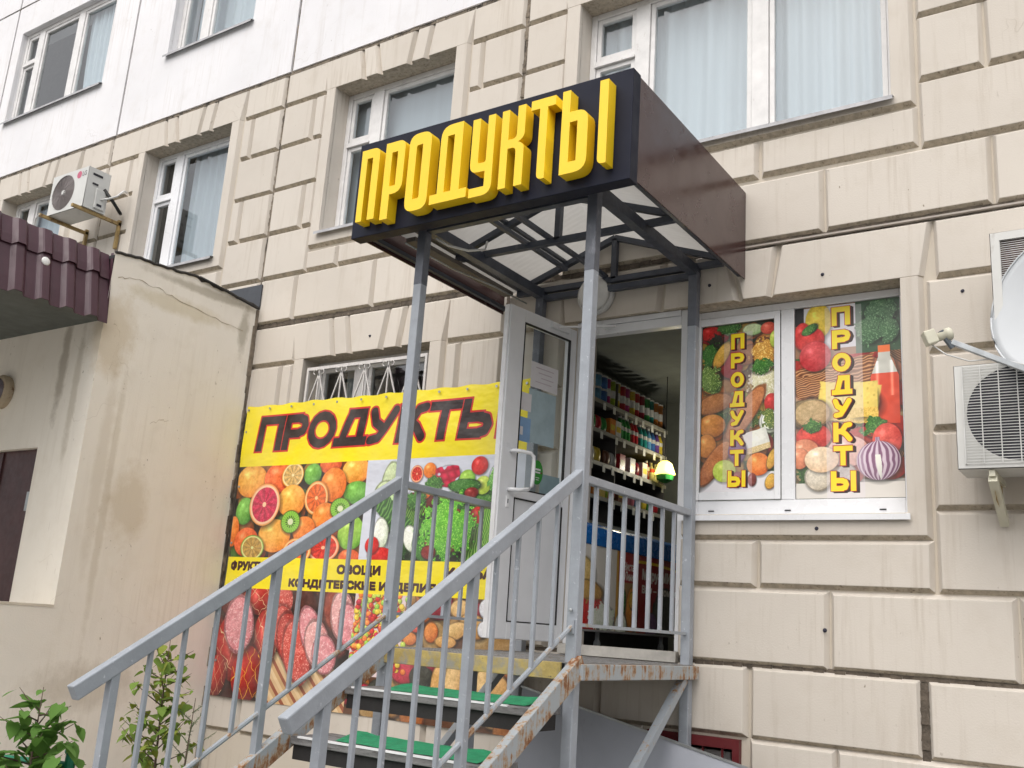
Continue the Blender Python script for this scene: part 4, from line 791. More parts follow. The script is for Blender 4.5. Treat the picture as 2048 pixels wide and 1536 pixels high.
q = MB(); prof = [(XF+.012,2.26),(XF+.02,2.34),(XF+.012,2.40),(XF-.03,2.43),(-4.2,2.44),(-4.2,2.26)]; n = len(prof)
q.add([(x, yy, z) for yy in (.19, 2.11) for x, z in prof], [(i, (i+1) % n, n+(i+1) % n, n+i) for i in range(n)]+[tuple(range(n)), tuple(range(n, 2*n))]); q.build('lid', FZB, fz, bevel=.012)
for yy in (.62, 1.75):
    q = MB(); q.lathe((XF-.05,yy,1.535), (1,0,0), [(.034,-.012),(.034,.012)], 14); q.bar((XF-.05,yy,1.53), (XF-.05,yy,1.625), .03, .012); q.build('castor', STEEL, fz)
box('kick_plate', (-4.15, XF-.12, .25, 2.05, 1.5, 1.624), BLACK, fz)

# ------------------------------------------------------------------ the big banner on the wall
cv = Cv(3.21, 2.63, 430, (248,228,25))
YT, Y2T, Y2B, SX = 2.045, 1.215, .94, 1.61
cv.clip = (0, Y2T, SX, YT); cv.rect(0, Y2T, SX, YT, (38,22,16))
its = BAN.split(';'); cv.filler([('o','or'),('o','ro'),('o','yo'),('o','gr'),('o','or')], 70, .1, .16, 1, .6); cv.items(';'.join(its[:25]))
cv.clip = (SX, Y2T, 3.21, YT); cv.rect(SX, Y2T, 3.21, YT, (214,218,230)); cv.rect(SX+.45, Y2T, 3.21, Y2T+.5, (45,75,35)); cv.clip = (SX+.3, Y2T, 3.21, Y2T+.55); cv.filler([('l','dg'),('l','lg'),('w','sc'),('o','rd'),('e','cu')], 60, .06, .13, 2, .75); cv.clip = (SX, Y2T, 3.21, YT); cv.items(';'.join(its[25:52]))
cv.clip = (0, 0, SX, Y2B); cv.rect(0, 0, SX, Y2B, (58,22,18)); cv.clip = (0, .3, SX, Y2B); cv.filler([('n','sn'),('e','hm'),('e','s2'),('n','sy')], 40, .1, .2, 6, .55); cv.clip = (0, 0, SX, Y2B)
for k in range(26):
    x = .62+k*.045; c = [(225,195,150),(205,165,115),(150,80,50),(215,180,135)][k % 4]; cv.tris(np.array([[(x, 0), (x+.05, 0), (x-.42, .42)], [(x+.05, 0), (x-.37, .42), (x-.42, .42)]]), c)
cv.items(';'.join(its[52:69]))
cv.clip = (SX, 0, 3.21, Y2B); cv.rect(SX, 0, 3.21, Y2B, (120,70,40)); cv.filler([('e','bi'),('e','b2'),('e','dr'),('e','bi'),('e','jr')], 90, .07, .13, 8, .75); cv.rect(SX, .30, SX+.55, Y2B, (225,205,205)); cv.items(';'.join(its[69:]))
rg = random.Random(5); cc = ['jr','re','yg','ye','or','ga','d2']
for k in range(620):
    x = SX+rg.uniform(0, .62)+.02; z = rg.uniform(.36, Y2B); 
    if x > SX+.62-.25*rg.random(): continue
    cv.shape('o', x, z, .026, .022, 0, rg.choice(cc))
cv.clip = (0, 0, 3.21, 2.63)
cv.word('ПРОДУКТЫ', .225, 2.945, 2.222, 2.471, .039, (38,22,24), .13, [(.016, 0, 0, (205,35,30))])
for s, a, b, c, d in (('ФРУКТЫ',.05,.50,1.09,1.18),('ОВОЩИ',1.375,1.865,1.075,1.168),('КОЛБАСА',2.525,3.15,1.085,1.17),('КОНДИТЕРСКИЕ ИЗДЕЛИЯ',.835,2.435,.955,1.04)): cv.text(s, a+.006, b-.006, c+.006, d-.006, (60,20,25), .009)
NX, NZ = 90, 74; vs = []; fs = []; BX, BZ = -7.225, .865
for j in range(NZ+1):
    for i in range(NX+1):
        u, v = i/NX, j/NZ; sag = .012*math.sin(u*math.pi*11)**2*(1-v) * .25
        yy = -.012-.006*math.sin(u*17+v*9)-.005*math.sin(u*8-v*21+1)-.007*math.sin((u*.9+v)*26)*max(0, v-.7)*2.2-.004*math.sin(u*40)*max(0, v-.9)*6
        zz = BZ+v*2.63-(.012*math.sin(u*math.pi*11)**2 if j == NZ else 0); vs.append((BX+u*3.21, min(yy, -.004), zz))
fs = [(j*(NX+1)+i, j*(NX+1)+i+1, (j+1)*(NX+1)+i+1, (j+1)*(NX+1)+i) for j in range(NZ) for i in range(NX)]
me = bpy.data.meshes.new('banner'); me.from_pydata(vs, [], fs); uv = me.uv_layers.new()
for p in me.polygons:
    for li, vi in zip(p.loop_indices, p.vertices): uv.data[li].uv = ((vi % (NX+1))/NX, (vi//(NX+1))/NZ)
me.materials.append(print_mat('banner_print', cv, .36, .45, .05)); ban = tag(link('banner', me, smooth=True), 'large yellow vinyl banner with fruit, vegetable and sausage pictures on the wall', 'banner')
for k in range(12): MB().lathe((BX+.03+k*.286, -.026, BZ+2.59), (0,1,0), [(.011,0),(.011,.006),(.005,.007)], 10).build('grommet', STEEL, ban)
for k in range(5): MB().lathe((BX+.03, -.022, BZ+.3+k*.52), (0,1,0), [(.011,0),(.011,.006),(.005,.007)], 10).build('grommet', STEEL, ban)

# ------------------------------------------------------------------ white grille over the lower window
gr = thing('window_grille', 'white welded window grille with fan pattern above the banner', 'grille')
WG = mat('grille_white', (.6,.58,.56), .5, var=.12, scale=20)
MB().bar((-6.50,.012,3.80), (-5.09,.012,3.80), .018, .028).build('top_bar', WG, gr); MB().bar((-6.50,.012,2.5), (-5.09,.012,2.5), .018, .028).build('bottom_bar', WG, gr)
for x in (-6.49, -5.10): MB().bar((x,.012,2.48), (x,.012,3.81), .022, .022).build('side_bar', WG, gr)
for k in range(5):
    x = -6.49+k*.278; c = x+.139
    MB().bar((c,.012,2.5), (c,.012,3.785), .011, .011).build('bar', WG, gr)
    for s in (-1, 1): MB().bar((c,.012,3.75), (c+s*.137,.012,3.38), .011, .011).build('diagonal_bar', WG, gr)
    for s in (-1, 1): MB().tube([(c+s*(.02+.022*math.cos(a))+s*.022,   .005, 3.765+.022*math.sin(a)) for a in [i*.5-1.5 for i in range(9)]], .005, 6).build('scroll', WG, gr)

# ------------------------------------------------------------------ the entrance porch: stairs, landing, railings, canopy
po_ = thing('entrance_porch', 'grey steel entrance stair and landing with railings and polycarbonate canopy', 'porch')
XL, XR, YF, YB, ZL = -3.94, -2.66, -1.52, -.06, 1.455
for x, yy, zc in ((XL,YF,3.75),(XR,YF,3.65),(XL,YB,3.4),(XR,YB,3.75)):
    p = MB().bar((x,yy,0), (x,yy,zc), .064).build('post', RAIL, po_, bevel=.006); MB().bar((x,yy,zc-.02), (x,yy,4.14), .066).build('post_top', PTOP, p, bevel=.006)
    MB().box(x-.07, x+.07, yy-.07, yy+.07, .004, .014).build('base_plate', RUST, p)
dk = MB().box(-3.97, -2.62, -1.56, -.02, ZL-.006, ZL).build('landing_deck', DECK, po_)
q = MB()
for i in range(30):
    for j in range(26):
        x = -3.95+i*.0445+(.022 if j % 2 else 0); yy = -1.54+j*.058
        if -3.95 < x < -2.65: q.bar((x-.01,yy-.008,ZL+.001), (x+.01,yy+.008,ZL+.001), .006, .003)
tag(q.build('tread_pattern', DECK, dk), kind='stuff')
MB().box(-3.905, -2.70, -1.575, -1.560, 1.365, 1.452).build('front_plate', YELP, po_, bevel=.003)
MB().box(-2.625, -2.585, -1.545, -.03, 1.368, 1.450).build('side_beam', RUST, po_, bevel=.004); MB().box(-4.0, -3.96, -1.545, -.03, 1.368, 1.450).build('side_beam', RUST, po_, bevel=.004)
for yy in (-1.1, -.6, -.15): MB().box(-3.95, -2.63, yy-.02, yy+.02, 1.375, 1.447).build('joist', POSTD, po_)
for x in (XL, XR): MB().bar((x+.03*(1 if x > -3 else -1),-.17,1.37), (x+.03*(1 if x > -3 else -1),-1.15,.62), .05, .05).build('brace', RUST2, po_)
MB().bar((XL+.1,-.75,1.36), (XL+.55,-1.35,.1), .05, .05).build('brace', RAIL, po_)
# stringers
sl_ = .614
def srl(y): return 1.443+(y+1.606)*sl_
for x in (XL+.01, XR+.035):
    MB().bar((x,-1.50,srl(-1.50)-.06), (x,-3.9,srl(-3.9)-.06), .05, .105).build('stringer', RUST, po_, bevel=.004)
for k in range(5):
    yn, zt = -1.90-.37*k, 1.235-.243*k
    if zt < .15: break
    t = MB().box(-3.89, -2.67, yn, yn+.30, zt-.04, zt).build('tread', WOOD, po_, bevel=.004)
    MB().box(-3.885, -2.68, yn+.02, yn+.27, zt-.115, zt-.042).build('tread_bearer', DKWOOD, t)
    MB().box(-3.84, -2.80-.02*k, yn-.003, yn+.016, zt-.006, zt+.0035).build('nosing', STRIP, t)
    q = MB(); n = 14; vv = []; a0, a1 = -3.72+.03*k, -2.73
    for i in range(n+1):
        x = a0+(a1-a0)*i/n; li = .012*abs(math.sin(i*1.1+k))*(1 if i > 10 or i < 2 else .3)
        vv += [(x+.10*(i == 0), yn+.045+.01*math.sin(i*2+k), zt+.004), (x, yn+.285, zt+.024+li)]
    q.add(vv, [(2*i, 2*i+2, 2*i+3, 2*i+1) for i in range(n)]); q.build('mat', MAT_G, t)
# handrails of the stair with balusters
def hz(y): return 2.425+(y+1.56)*.6135
for x, nm in ((XL, 'left'), (XR, 'right')):
    h = MB().bar((x,-1.50,hz(-1.50)), (x,-3.53,hz(-3.53)), .07, .05, up=(1,0,0)).build('handrail', RAIL, po_, bevel=.006)
    for yy in [-1.75-.177*k for k in range(10)]:
        big = yy < -3.3 or abs(yy+2.458) < .02; w_ = .042 if big else .021
        zb = srl(yy)-.02 if big else 1.63+(yy+1.575)*.58
        if yy < -3.3: zb = .0
        MB().bar((x,yy,zb), (x,yy,hz(yy)-.028), w_).build('baluster', RAIL, h, bevel=.003)
    MB().tube([(x,-1.555,1.635), (x,-3.42,1.635-1.865*.58)], .0135, 8).build('lower_rail', RUST2, h)
    MB().box(x-.02 if x < -3 else x-.02, x+.02, -1.562, -1.553, 1.60, 1.67).build('bracket', RAIL, h); MB().lathe((x,-1.562,1.72), (0,-1,0), [(.01,0),(.01,.008),(.004,.01)], 8).build('bolt', STEEL, h)
    y1 = -.05 if x > -3 else -.50
    g_ = MB().bar((x,-1.49,2.43), (x,y1,2.43), .05, .045).build('landing_rail', RAIL, po_, bevel=.005)
    for k in range(7 if x > -3 else 5): MB().bar((x,-1.345+.174*k,1.655), (x,-1.345+.174*k,2.41), .021).build('baluster', RAIL, g_)
    MB().bar((x,-1.49,1.648), (x,y1-.02,1.648), .022, .018).build('lower_rail', RUST2 if x > -3 else RAIL, g_)
# canopy frame
can = MB().bar((XL,YF,4.125), (XR,YF,4.125), .05, .06).build('canopy_frame', POSTD, po_)
for x in (XL, XR): MB().bar((x,-1.70,4.15), (x,-.02,4.15), .06, .075).build('side_beam', POSTD, can)
MB().bar((XL,YB,4.115), (XR,YB,4.115), .045, .045).build('cross_beam', POSTD, can)
CX = -3.31
for yy in (-.05, -.87, -1.62):
    t = [((CX-.86,yy,4.185),(CX+.86,yy,4.185)), ((CX-.86,yy,4.215),(CX,yy,4.52)), ((CX+.86,yy,4.215),(CX,yy,4.52)), ((CX,yy,4.19),(CX,yy,4.51))]
    for k, (a, b) in enumerate(t): MB().bar(a, b, .042, .042).build(['bottom_chord', 'rafter', 'rafter', 'king_post'][k], POSTD, can)
for x, z in ((CX-.07,4.22),(CX-.24,4.20)): MB().bar((x,-1.66,z), (x,-.04 if x > CX-.1 else -.35,z), .03, .03).build('purlin', POSTD, can)
for s in (-1, 1):
    MB().bar((CX+s*.84,-1.69,4.235), (CX+s*.84,-.02,4.235), .04, .05).build('edge_purlin', POSTD, can)
    MB().bar((CX+s*.43,-1.69,4.395), (CX+s*.43,-.02,4.395), .03, .03).build('purlin', POSTD, can)
    q = MB(); n = 60; vv = []      # ribbed translucent sheet
    for i in range(n+1):
        yy = -1.70+1.69*i/n; o_ = .0015*(i % 2); vv += [(CX, yy, 4.553+o_), (CX+s*.97, yy, 4.553+o_-.97*.362)]
    q.add(vv, [(2*i, 2*i+2, 2*i+3, 2*i+1) for i in range(n)]); q.build('roof_sheet', POLYC, can)
    x = -2.31 if s > 0 else -4.335
    sp_ = MB().box(x-.004, x+.004, -1.70, -.005, 4.055, 4.705).build('side_panel', BROWN, po_)
    MB().bar((x-s*.03,-1.69,4.09), (x-s*.03,-.02,4.09), .03, .03).build('panel_rail', POSTD, sp_); MB().bar((x-s*.03,-1.69,4.67), (x-s*.03,-.02,4.67), .03, .03).build('panel_rail', POSTD, sp_)
MB().tube([(-3.86,-1.50,4.06),(-3.80,-1.44,4.02),(-3.70,-1.35,4.0),(-3.66,-1.22,4.05),(-3.7,-1.15,4.14)], .008, 6).build('loose_cable', WIRE, can, smooth=True)
MB().tube([(-4.12,-1.5,4.07),(-4.1,-1.0,4.06),(-4.08,-.5,4.09),(-4.05,-.1,4.08)], .006, 6).build('cable', STEEL, can, smooth=True)
MB().box(-4.16,-4.08,-1.45,-.25,4.10,4.13).build('duct', mat('cable_duct', (.12,.105,.09), .7), can)

# ------------------------------------------------------------------ shop sign with raised letters
sg = thing('shop_sign', 'anthracite sign box with raised yellow letters on the canopy front', 'sign', loc=(-3.31, -1.75, 4.02))
def sgp(o): return part(o, sg)
sgp(MB().box(-4.338, -2.292, -1.795, -1.702, 4.022, 4.702).build('sign_box', SIGNP, bevel=.004))
zb, zt = 4.085, 4.602; w2 = .054
LET = [
 [rounded([(-4.228,zb),(-4.128,zb) if 0 else (-4.178,zb),(-4.178,4.525),(-4.13,4.525),(-4.13,zb),(-4.072,zb),(-4.072,4.59),(-4.228,4.59)], {6:.055})],
 [rounded([(-4.02,4.062),(-3.958,4.062),(-3.958,4.228),(-3.858,4.228),(-3.858,4.595),(-4.02,4.595)], {3:.075,4:.055}), [(-3.965,4.285),(-3.965,4.522),(-3.917,4.522),(-3.917,4.285)]],
 [rounded([(-3.822,4.075),(-3.645,4.075),(-3.645,4.607),(-3.822,4.607)], {0:.07,1:.07,2:.07,3:.07}), rounded([(-3.762,4.155),(-3.762,4.525),(-3.712,4.525),(-3.712,4.155)], {1:.015,3:.015})],
 [rounded([(-3.622,4.088),(-3.342,4.088),(-3.342,4.150),(-3.400,4.150),(-3.400,4.605),(-3.568,4.605),(-3.568,4.150),(-3.622,4.150)], {5:.085}), [(-3.515,4.152),(-3.515,4.53),(-3.463,4.53),(-3.463,4.152)]],
 [rounded([(-3.322,4.072),(-3.160,4.072),(-3.160,4.592),(-3.212,4.592),(-3.212,4.287),(-3.270,4.287),(-3.270,4.588),(-3.326,4.588),(-3.326,4.230),(-3.214,4.230),(-3.214,4.130),(-3.322,4.130)], {1:.07,8:.06,4:.015,5:.015})],
 [rounded([(-3.110,zb),(-3.058,zb),(-3.058,4.335),(-3.0,4.335),(-3.0,zb),(-2.944,zb),(-2.944,4.345),(-2.985,4.366),(-2.944,4.39),(-2.944,4.600),(-2.998,4.600),(-2.998,4.392),(-3.058,4.392),(-3.058,4.590),(-3.110,4.590)], {3:.03,6:.03,8:.03,11:.03})],
 [rounded([(-2.845,4.092),(-2.792,4.092),(-2.792,4.543),(-2.740,4.543),(-2.740,4.603),(-2.906,4.603),(-2.906,4.543),(-2.845,4.543)], {0:.035})],
 [rounded([(-2.693,4.085),(-2.520,4.085),(-2.520,4.467),(-2.641,4.467),(-2.641,4.607),(-2.693,4.607)], {1:.08,2:.075}), [(-2.638,4.155),(-2.638,4.402),(-2.588,4.402),(-2.588,4.155)],
  rounded([(-2.451,4.10),(-2.396,4.10),(-2.396,4.612),(-2.451,4.612)], {0:.035})]]
for lp_ in LET:
    me = curve_mesh(lp_, .042); place_xz(me, -1.843); me.materials.append(YEL); o = sgp(link('letter', me))
    b = o.modifiers.new('bevel', 'BEVEL'); b.width = .003; b.segments = 2; b.limit_method = 'ANGLE'

# ------------------------------------------------------------------ round lamp above the door
wl = thing('wall_lamp', 'round ribbed glass bulkhead lamp over the shop door', 'lamp', loc=(-3.47, 0, 4.09))
part(MB().lathe((-3.47,-.0,4.09), (0,-1,0), [(.15,0),(.155,.03),(.15,.05),(.135,.055)], 28).build('lamp_base', mat('lamp_plastic', (.5,.5,.49), .4), smooth=True), wl)
part(MB().lathe((-3.47,-.055,4.09), (0,-1,0), [(.135,0),(.128,.03),(.10,.055),(.05,.07),(.0,.074)], 28).build('lamp_glass', mat('frosted_lamp_glass', (.62,.62,.6), .2), smooth=True), wl)
part(MB().lathe((-3.44,-.06,4.10), (.3,-.3,.9), [(.012,-.05),(.03,-.02),(.032,.02),(.015,.05)], 12).build('bulb', mat('bulb_white', (.7,.7,.68), .3), smooth=True), wl)

# ------------------------------------------------------------------ grey sheet leaning behind the stair
hd = thing('metal_sheet', 'grey sheet metal panel with sloping top edge leaning under the landing', 'sheet')
def lean(x, z, t=0): return (x, -.44+.16*z+t, z)
pr_ = [(-3.78,0),(-1.5,0),(-1.5,.775),(-3.78,1.225)]
MB().add([lean(x, z) for x, z in pr_]+[lean(x, z, .012) for x, z in pr_], [(0,1,2,3),(7,6,5,4),(0,4,5,1),(1,5,6,2),(2,6,7,3),(3,7,4,0)]).build('sheet', GREYS, hd)
MB().bar(lean(-3.79, 1.23, -.004), lean(-1.49, .776, -.004), .008, .014).build('edge_trim', STEEL, hd)
# red barred basement window
q = MB(); x0, x1, z0, z1 = OP['base']
q.box(x0, x0+.045, -.0, .06, z0, z1); q.box(x1-.045, x1, -.0, .06, z0, z1); q.box(x0+.045, x1-.045, -.0, .06, z1-.06, z1); q.box(x0+.045, x1-.045, -.0, .06, z0, z0+.05)
bw = q.build('basement_window', REDP, bld); bw['label'] = 'dark red barred basement window'
for k in range(4): MB().bar((x0+.12+k*.13,.02,z0), (x0+.12+k*.13,.02,z1), .012).build('bar', REDP, bw)
MB().box(x0+.1, x1-.1, .12, .16, z0+.05, z1-.09).build('inner_frame', FRAME, bw); box('pane', (x0+.16, x1-.16, .11, .118, z0+.1, z1-.17), ACD, bw)

# ------------------------------------------------------------------ air conditioners
def ac_unit(X0, X1, Y0, Y1, Z0, Z1, label, fan_c, fan_r, grille, mk=True):
    """Y0 is the street side"""
    t = thing('air_conditioner', label, 'air conditioner', 'air conditioners on the facade', loc=((X0+X1)/2, Y1, Z0)); P = lambda o: part(o, t)
    fx, fz_ = fan_c; circ = [(fx+fan_r*math.cos(k*.19635), fz_+fan_r*math.sin(k*.19635)) for k in range(32)]
    if grille == 'fins': circ = rect(X0+.05, X1-.05, Z0+.05, Z1-.05)
    me = curve_mesh([rect(X0+.004, X1-.004, Z0+.004, Z1-.004), circ], .003); place_xz(me, Y0); me.materials.append(AC); P(link('front_panel', me))
    q = MB(); vs = [(X0,Y0+.004,Z0),(X1,Y0+.004,Z0),(X1,Y0+.004,Z1),(X0,Y0+.004,Z1)]; vs += [(x, Y1, z) for x, _, z in vs]
    q.add(vs, [(0,4,5,1),(1,5,6,2),(2,6,7,3),(3,7,4,0),(7,6,5,4)]); P(q.build('casing', AC))
    if grille == 'fins':
        P(MB().box(X0+.04, X1-.04, Y0+.05, Y0+.06, Z0+.04, Z1-.04).build('heat_exchanger', mat('rusty_fins', (.10,.045,.04), .7, var=.5, scale=20)))
        q = MB()
        for k in range(40): z = Z0+.05+(Z1-Z0-.1)*k/39; q.bar((X0+.045,Y0+.012,z), (X1-.045,Y0+.012,z), .0035)
        for k in range(6): x = X0+.05+(X1-X0-.1)*k/5; q.bar((x,Y0+.008,Z0+.045), (x,Y0+.008,Z1-.045), .004)
        tag(P(q.build('fan_grille', WIRE)), kind='stuff'); return t, P
    q = MB(); q.lathe((fx, Y0+.004, fz_), (0,1,0), [(fan_r+.002,0),(fan_r*.96,.12)], 32); P(q.build('fan_shroud', ACD if grille == 'rect' else FAN))
    q = MB()
    for k in range(5):
        a = k*1.2566; vs = []
        for s in (0, .5, 1):
            for dd in (-.35, .35): r = fan_r*(.15+.8*s); vs.append((fx+r*math.cos(a+dd*(1+.4*s)), Y0+.07+.03*(1 if dd > 0 else -1), fz_+r*math.sin(a+dd*(1+.4*s))))
        q.add(vs, [(0,1,3,2),(2,3,5,4)])
    P(q.build('fan_blade', mat('fan_blade_dark', (.05,.045,.07), .4) if grille == 'rect' else FAN)); 
    P(MB().lathe((fx, Y0+.02 if grille != 'rect' else Y0+.05, fz_), (0,-1,0), [(fan_r*.17,-.03),(fan_r*.17,.02),(fan_r*.12,.03)], 16).build('fan_hub', AC if grille != 'rect' else ACD))
    q = MB()
    if grille == 'rect':
        gx0, gx1, gz0, gz1 = X0+.045, X0+.045+2*(fan_r+.01), fz_-fan_r-.01, fz_+fan_r+.01; n = 34
        for k in range(n+1): z = gz0+(gz1-gz0)*k/n; q.bar((gx0,Y0-.012,z), (gx1,Y0-.012,z), .0035)
        for k in range(7): x = gx0+(gx1-gx0)*k/6; q.bar((x,Y0-.016,gz0), (x,Y0-.016,gz1), .005)
        for x in (gx0, gx1): q.bar((x,Y0-.012,gz0), (x,Y0,gz0), .006); q.bar((x,Y0-.012,gz1), (x,Y0,gz1), .006)
    else:
        for k in range(10): r = fan_r*(.2+.085*k); q.tube([(fx+r*math.cos(a*.2618), Y0-.008-.012*(1-k/9), fz_+r*math.sin(a*.2618)) for a in range(25)], .002, 4)
        for k in range(12): a = k*.5236; q.bar((fx+.2*fan_r*math.cos(a), Y0-.02, fz_+.2*fan_r*math.sin(a)), (fx+fan_r*math.cos(a), Y0-.006, fz_+fan_r*math.sin(a)), .004)
    tag(P(q.build('fan_grille', WIRE if grille == 'rect' else FAN)), kind='stuff')
    return t, P
# the unit above the annex roof, on ochre brackets, with its maker's mark
t, P = ac_unit(-10.52, -9.82, -.52, -.24, 5.875, 6.365, 'white air conditioner on ochre brackets above the maroon roof', (-10.26, 6.12), .215, 'round')
P(MB().add([(-9.985+.045*math.cos(k*.314), -.5245, 6.285+.045*math.sin(k*.314)) for k in range(20)], [tuple(range(20))]).build('emblem', mat('emblem_red', (.55,.12,.2), .5)))
part(text_obj('lettering', 'LG', None, mat('emblem_grey', (.18,.17,.17), .5), -9.925, -9.845, 6.255, 6.315, lambda a, b: (a, -.5245, b), bold=.03), t)
P(MB().box(-9.819, -9.815, -.46, -.34, 6.28, 6.305).build('side_slot', ACD)); P(MB().box(-9.8195, -9.80, -.40, -.27, 5.90, 6.14).build('valve_cover', AC, bevel=.01)); P(MB().box(-9.7995, -9.798, -.37, -.31, 5.93, 5.96).build('side_slot', ACD)); P(MB().box(-9.819, -9.812, -.45, -.38, 6.17, 6.19).build('side_slot', ACD))
P(MB().tube([(-9.80,-.33,6.02),(-9.74,-.28,6.04),(-9.70,-.2,6.10),(-9.72,-.12,6.2),(-9.76,-.05,6.22)], .012, 7).build('pipe', WIRE, smooth=True)); P(MB().tube([(-9.81,-.3,6.16),(-9.74,-.2,6.02),(-9.76,-.1,5.95),(-9.85,-.03,5.98)], .02, 7).build('pipe', BLACK, smooth=True))
for x in (-10.50, -9.86):
    P(MB().bar((x,-.62,5.855), (x,-.0,5.855), .035, .035).build('bracket', PIPEB)); P(MB().bar((x,-.02,5.55), (x,-.02,5.9), .035, .035).build('bracket', PIPEB))
P(MB().tube([(-10.49,-.62,5.86),(-10.56,-.62,5.82),(-10.60,-.6,5.74),(-10.62,-.6,5.66)], .008, 6).build('cable', WIRE))
# the two units at the right edge
t, P = ac_unit(-.935, -.10, -.42, -.12, 2.605, 3.19, 'lower right air conditioner with a square wire grille under the satellite dish', (-.615, 2.905), .262, 'rect')
for x in (-.77, -.2):
    P(MB().bar((x,-.40,2.585), (x,-.0,2.585), .03, .035).build('bracket', CREAM)); P(MB().add([(x,-.36,2.57),(x,-.30,2.45),(x,-.05,2.40),(x,-.02,2.57)], [(0,1,2,3)]).build('bracket_plate', PIPEB)); P(MB().bar((x,-.38,2.56), (x,-.02,2.36), .045, .045).build('bracket_strut', CREAM))
t, P = ac_unit(-.715, .06, -.42, -.12, 3.36, 3.95, 'upper right air conditioner partly hidden by the white satellite dish', (-.40, 3.655), .262, 'fins')
for x in (-.6, -.1): P(MB().bar((x,-.40,3.34), (x,-.0,3.34), .03, .035).build('bracket', CREAM))

# ------------------------------------------------------------------ satellite dish
sd_ = thing('satellite_dish', 'white satellite dish with receiver arm at the right edge', 'satellite dish', loc=(-.45, 0, 3.3))
n_ = Vector((-.5, -.866, .15)).normalized(); c_ = Vector((-.41, -.60, 3.45)); ax = n_.cross(Vector((0,0,1))).normalized(); ay = ax.cross(n_)*-1
ay = n_.cross(ax).normalized(); ay = ay if ay.z > 0 else -ay
q = MB(); NR, NA = 10, 40; vs = [c_-n_*.06]
for i in range(1, NR+1):
    r = i/NR
    for k in range(NA): a = k*2*math.pi/NA; vs.append(c_+ax*(.368*r*math.cos(a))+ay*(.40*r*math.sin(a))-n_*.06*(1-r*r))
fs = [(0, 1+k, 1+(k+1) % NA) for k in range(NA)]+[(1+i*NA+k, 1+(i+1)*NA+k, 1+(i+1)*NA+(k+1) % NA, 1+i*NA+(k+1) % NA) for i in range(NR-1) for k in range(NA)]
q.add(vs, fs); o = q.build('reflector', DISH, smooth=True); part(o, sd_); so_ = o.modifiers.new('thick', 'SOLIDIFY'); so_.thickness = .006
part(MB().tube([c_+ax*(.368*math.cos(k*.157))+ay*(.40*math.sin(k*.157)) for k in range(41)], .006, 6).build('rim', DISH, smooth=True), sd_)
base = c_-ay*.40; L = Vector((-.915, -.86, 3.235))
part(MB().bar(base+Vector((.10,.06,-.02)), base+Vector((-.02,-.02,-.035)), .022, .03).bar(base+Vector((-.02,-.02,-.035)), L+Vector((.045,.02,-.03)), .022, .03).build('arm', STEEL, bevel=.003), sd_)
part(MB().tube([L+Vector((.05,.03,-.06)), L+Vector((.02,.01,-.01)), L+Vector((.0,.0,.03))], .016, 8).build('clamp', mat('clamp_grey', (.12,.14,.16), .5)), sd_)
d_ = (c_-L).normalized()
part(MB().lathe(L, d_, [(.022,-.04),(.024,.02),(.034,.022),(.034,.05),(.03,.055)], 16).build('feedhorn', CREAM, smooth=True), sd_)
part(MB().bar(L-d_*.09+Vector((0,0,.012)), L-d_*.03+Vector((0,0,.012)), .06, .075).build('receiver_box', CREAM, bevel=.006), sd_)
part(MB().tube([L-d_*.05+Vector((0,0,-.03)), L+Vector((.02,.0,-.10)), L+Vector((.12,.06,-.13)), L+Vector((.25,.13,-.11)), base], .004, 6).build('cable', WIRE, smooth=True), sd_)
part(MB().tube([c_-n_*.07, c_-n_*.07+Vector((.12,.25,-.05)), (-.30,-.03,3.3)], .022, 8).build('wall_mount', STEEL), sd_)
for z in (3.5, 3.16): part(MB().add([c_-ax*(.14 if (c_-ax).x < c_.x else -.14)+ay*(z-3.45)-n_*.05+ax*(sx*.003)+ay*(sz*.03)+n_*.004 for sx, sz in ((-1,-1),(1,-1),(1,1),(-1,1))], [(0,1,2,3)]).build('scratch', INK), sd_)

# bolts left in the wall
for x, z in ((-1.776,4.012),(-.931,3.776),(-1.833,2.335),(-5.763,4.039),(-2.57,4.05),(-1.79,1.72)): MB().lathe((x,.002,z), (0,-1,0), [(.014,0),(.012,.004),(.006,.005),(.006,.016)], 8).build('wall_bolt', INK, wall)

# ------------------------------------------------------------------ annex at the left with its porch roof
an = thing('entrance_annex', 'plastered beige entrance annex with stained side wall and maroon tiled porch roof', 'building', loc=(-9, -1, 0))
XA, YA = -7.27, -1.61
def anp(o): return part(o, an)
q = MB(); n = 34; rg = random.Random(11)          # side wall with a ragged tarred top edge
top = [(-.0-.001+(YA*i/n), 4.485+.06*math.sin(math.pi*i/n)+rg.uniform(-.012, .012)) for i in range(n+1)]
for i in range(n): q.add([(XA,top[i][0],1.54),(XA,top[i+1][0],1.54),(XA,top[i+1][0],top[i+1][1]),(XA,top[i][0],top[i][1])], [(0,1,2,3)])
q.add([(XA,.03,0),(XA,-4.6,0),(XA,-4.6,1.54),(XA,.03,1.54)], [(0,1,2,3)])
anp(q.build('side_wall', ANNEX))
q = MB(); x0, x1, z0, z1 = -9.3, -7.905, 1.54, 2.83       # front wall with the door opening
q.add([(XA,YA,1.54),(x1,YA,1.54),(x1,YA,3.95),(XA,YA,3.95)], [(0,1,2,3)]); q.add([(x1,YA,z1),(-11,YA,z1),(-11,YA,3.95),(x1,YA,3.95)], [(0,1,2,3)]); q.add([(x0,YA,1.54),(-11,YA,1.54),(-11,YA,z1),(x0,YA,z1)], [(0,1,2,3)])
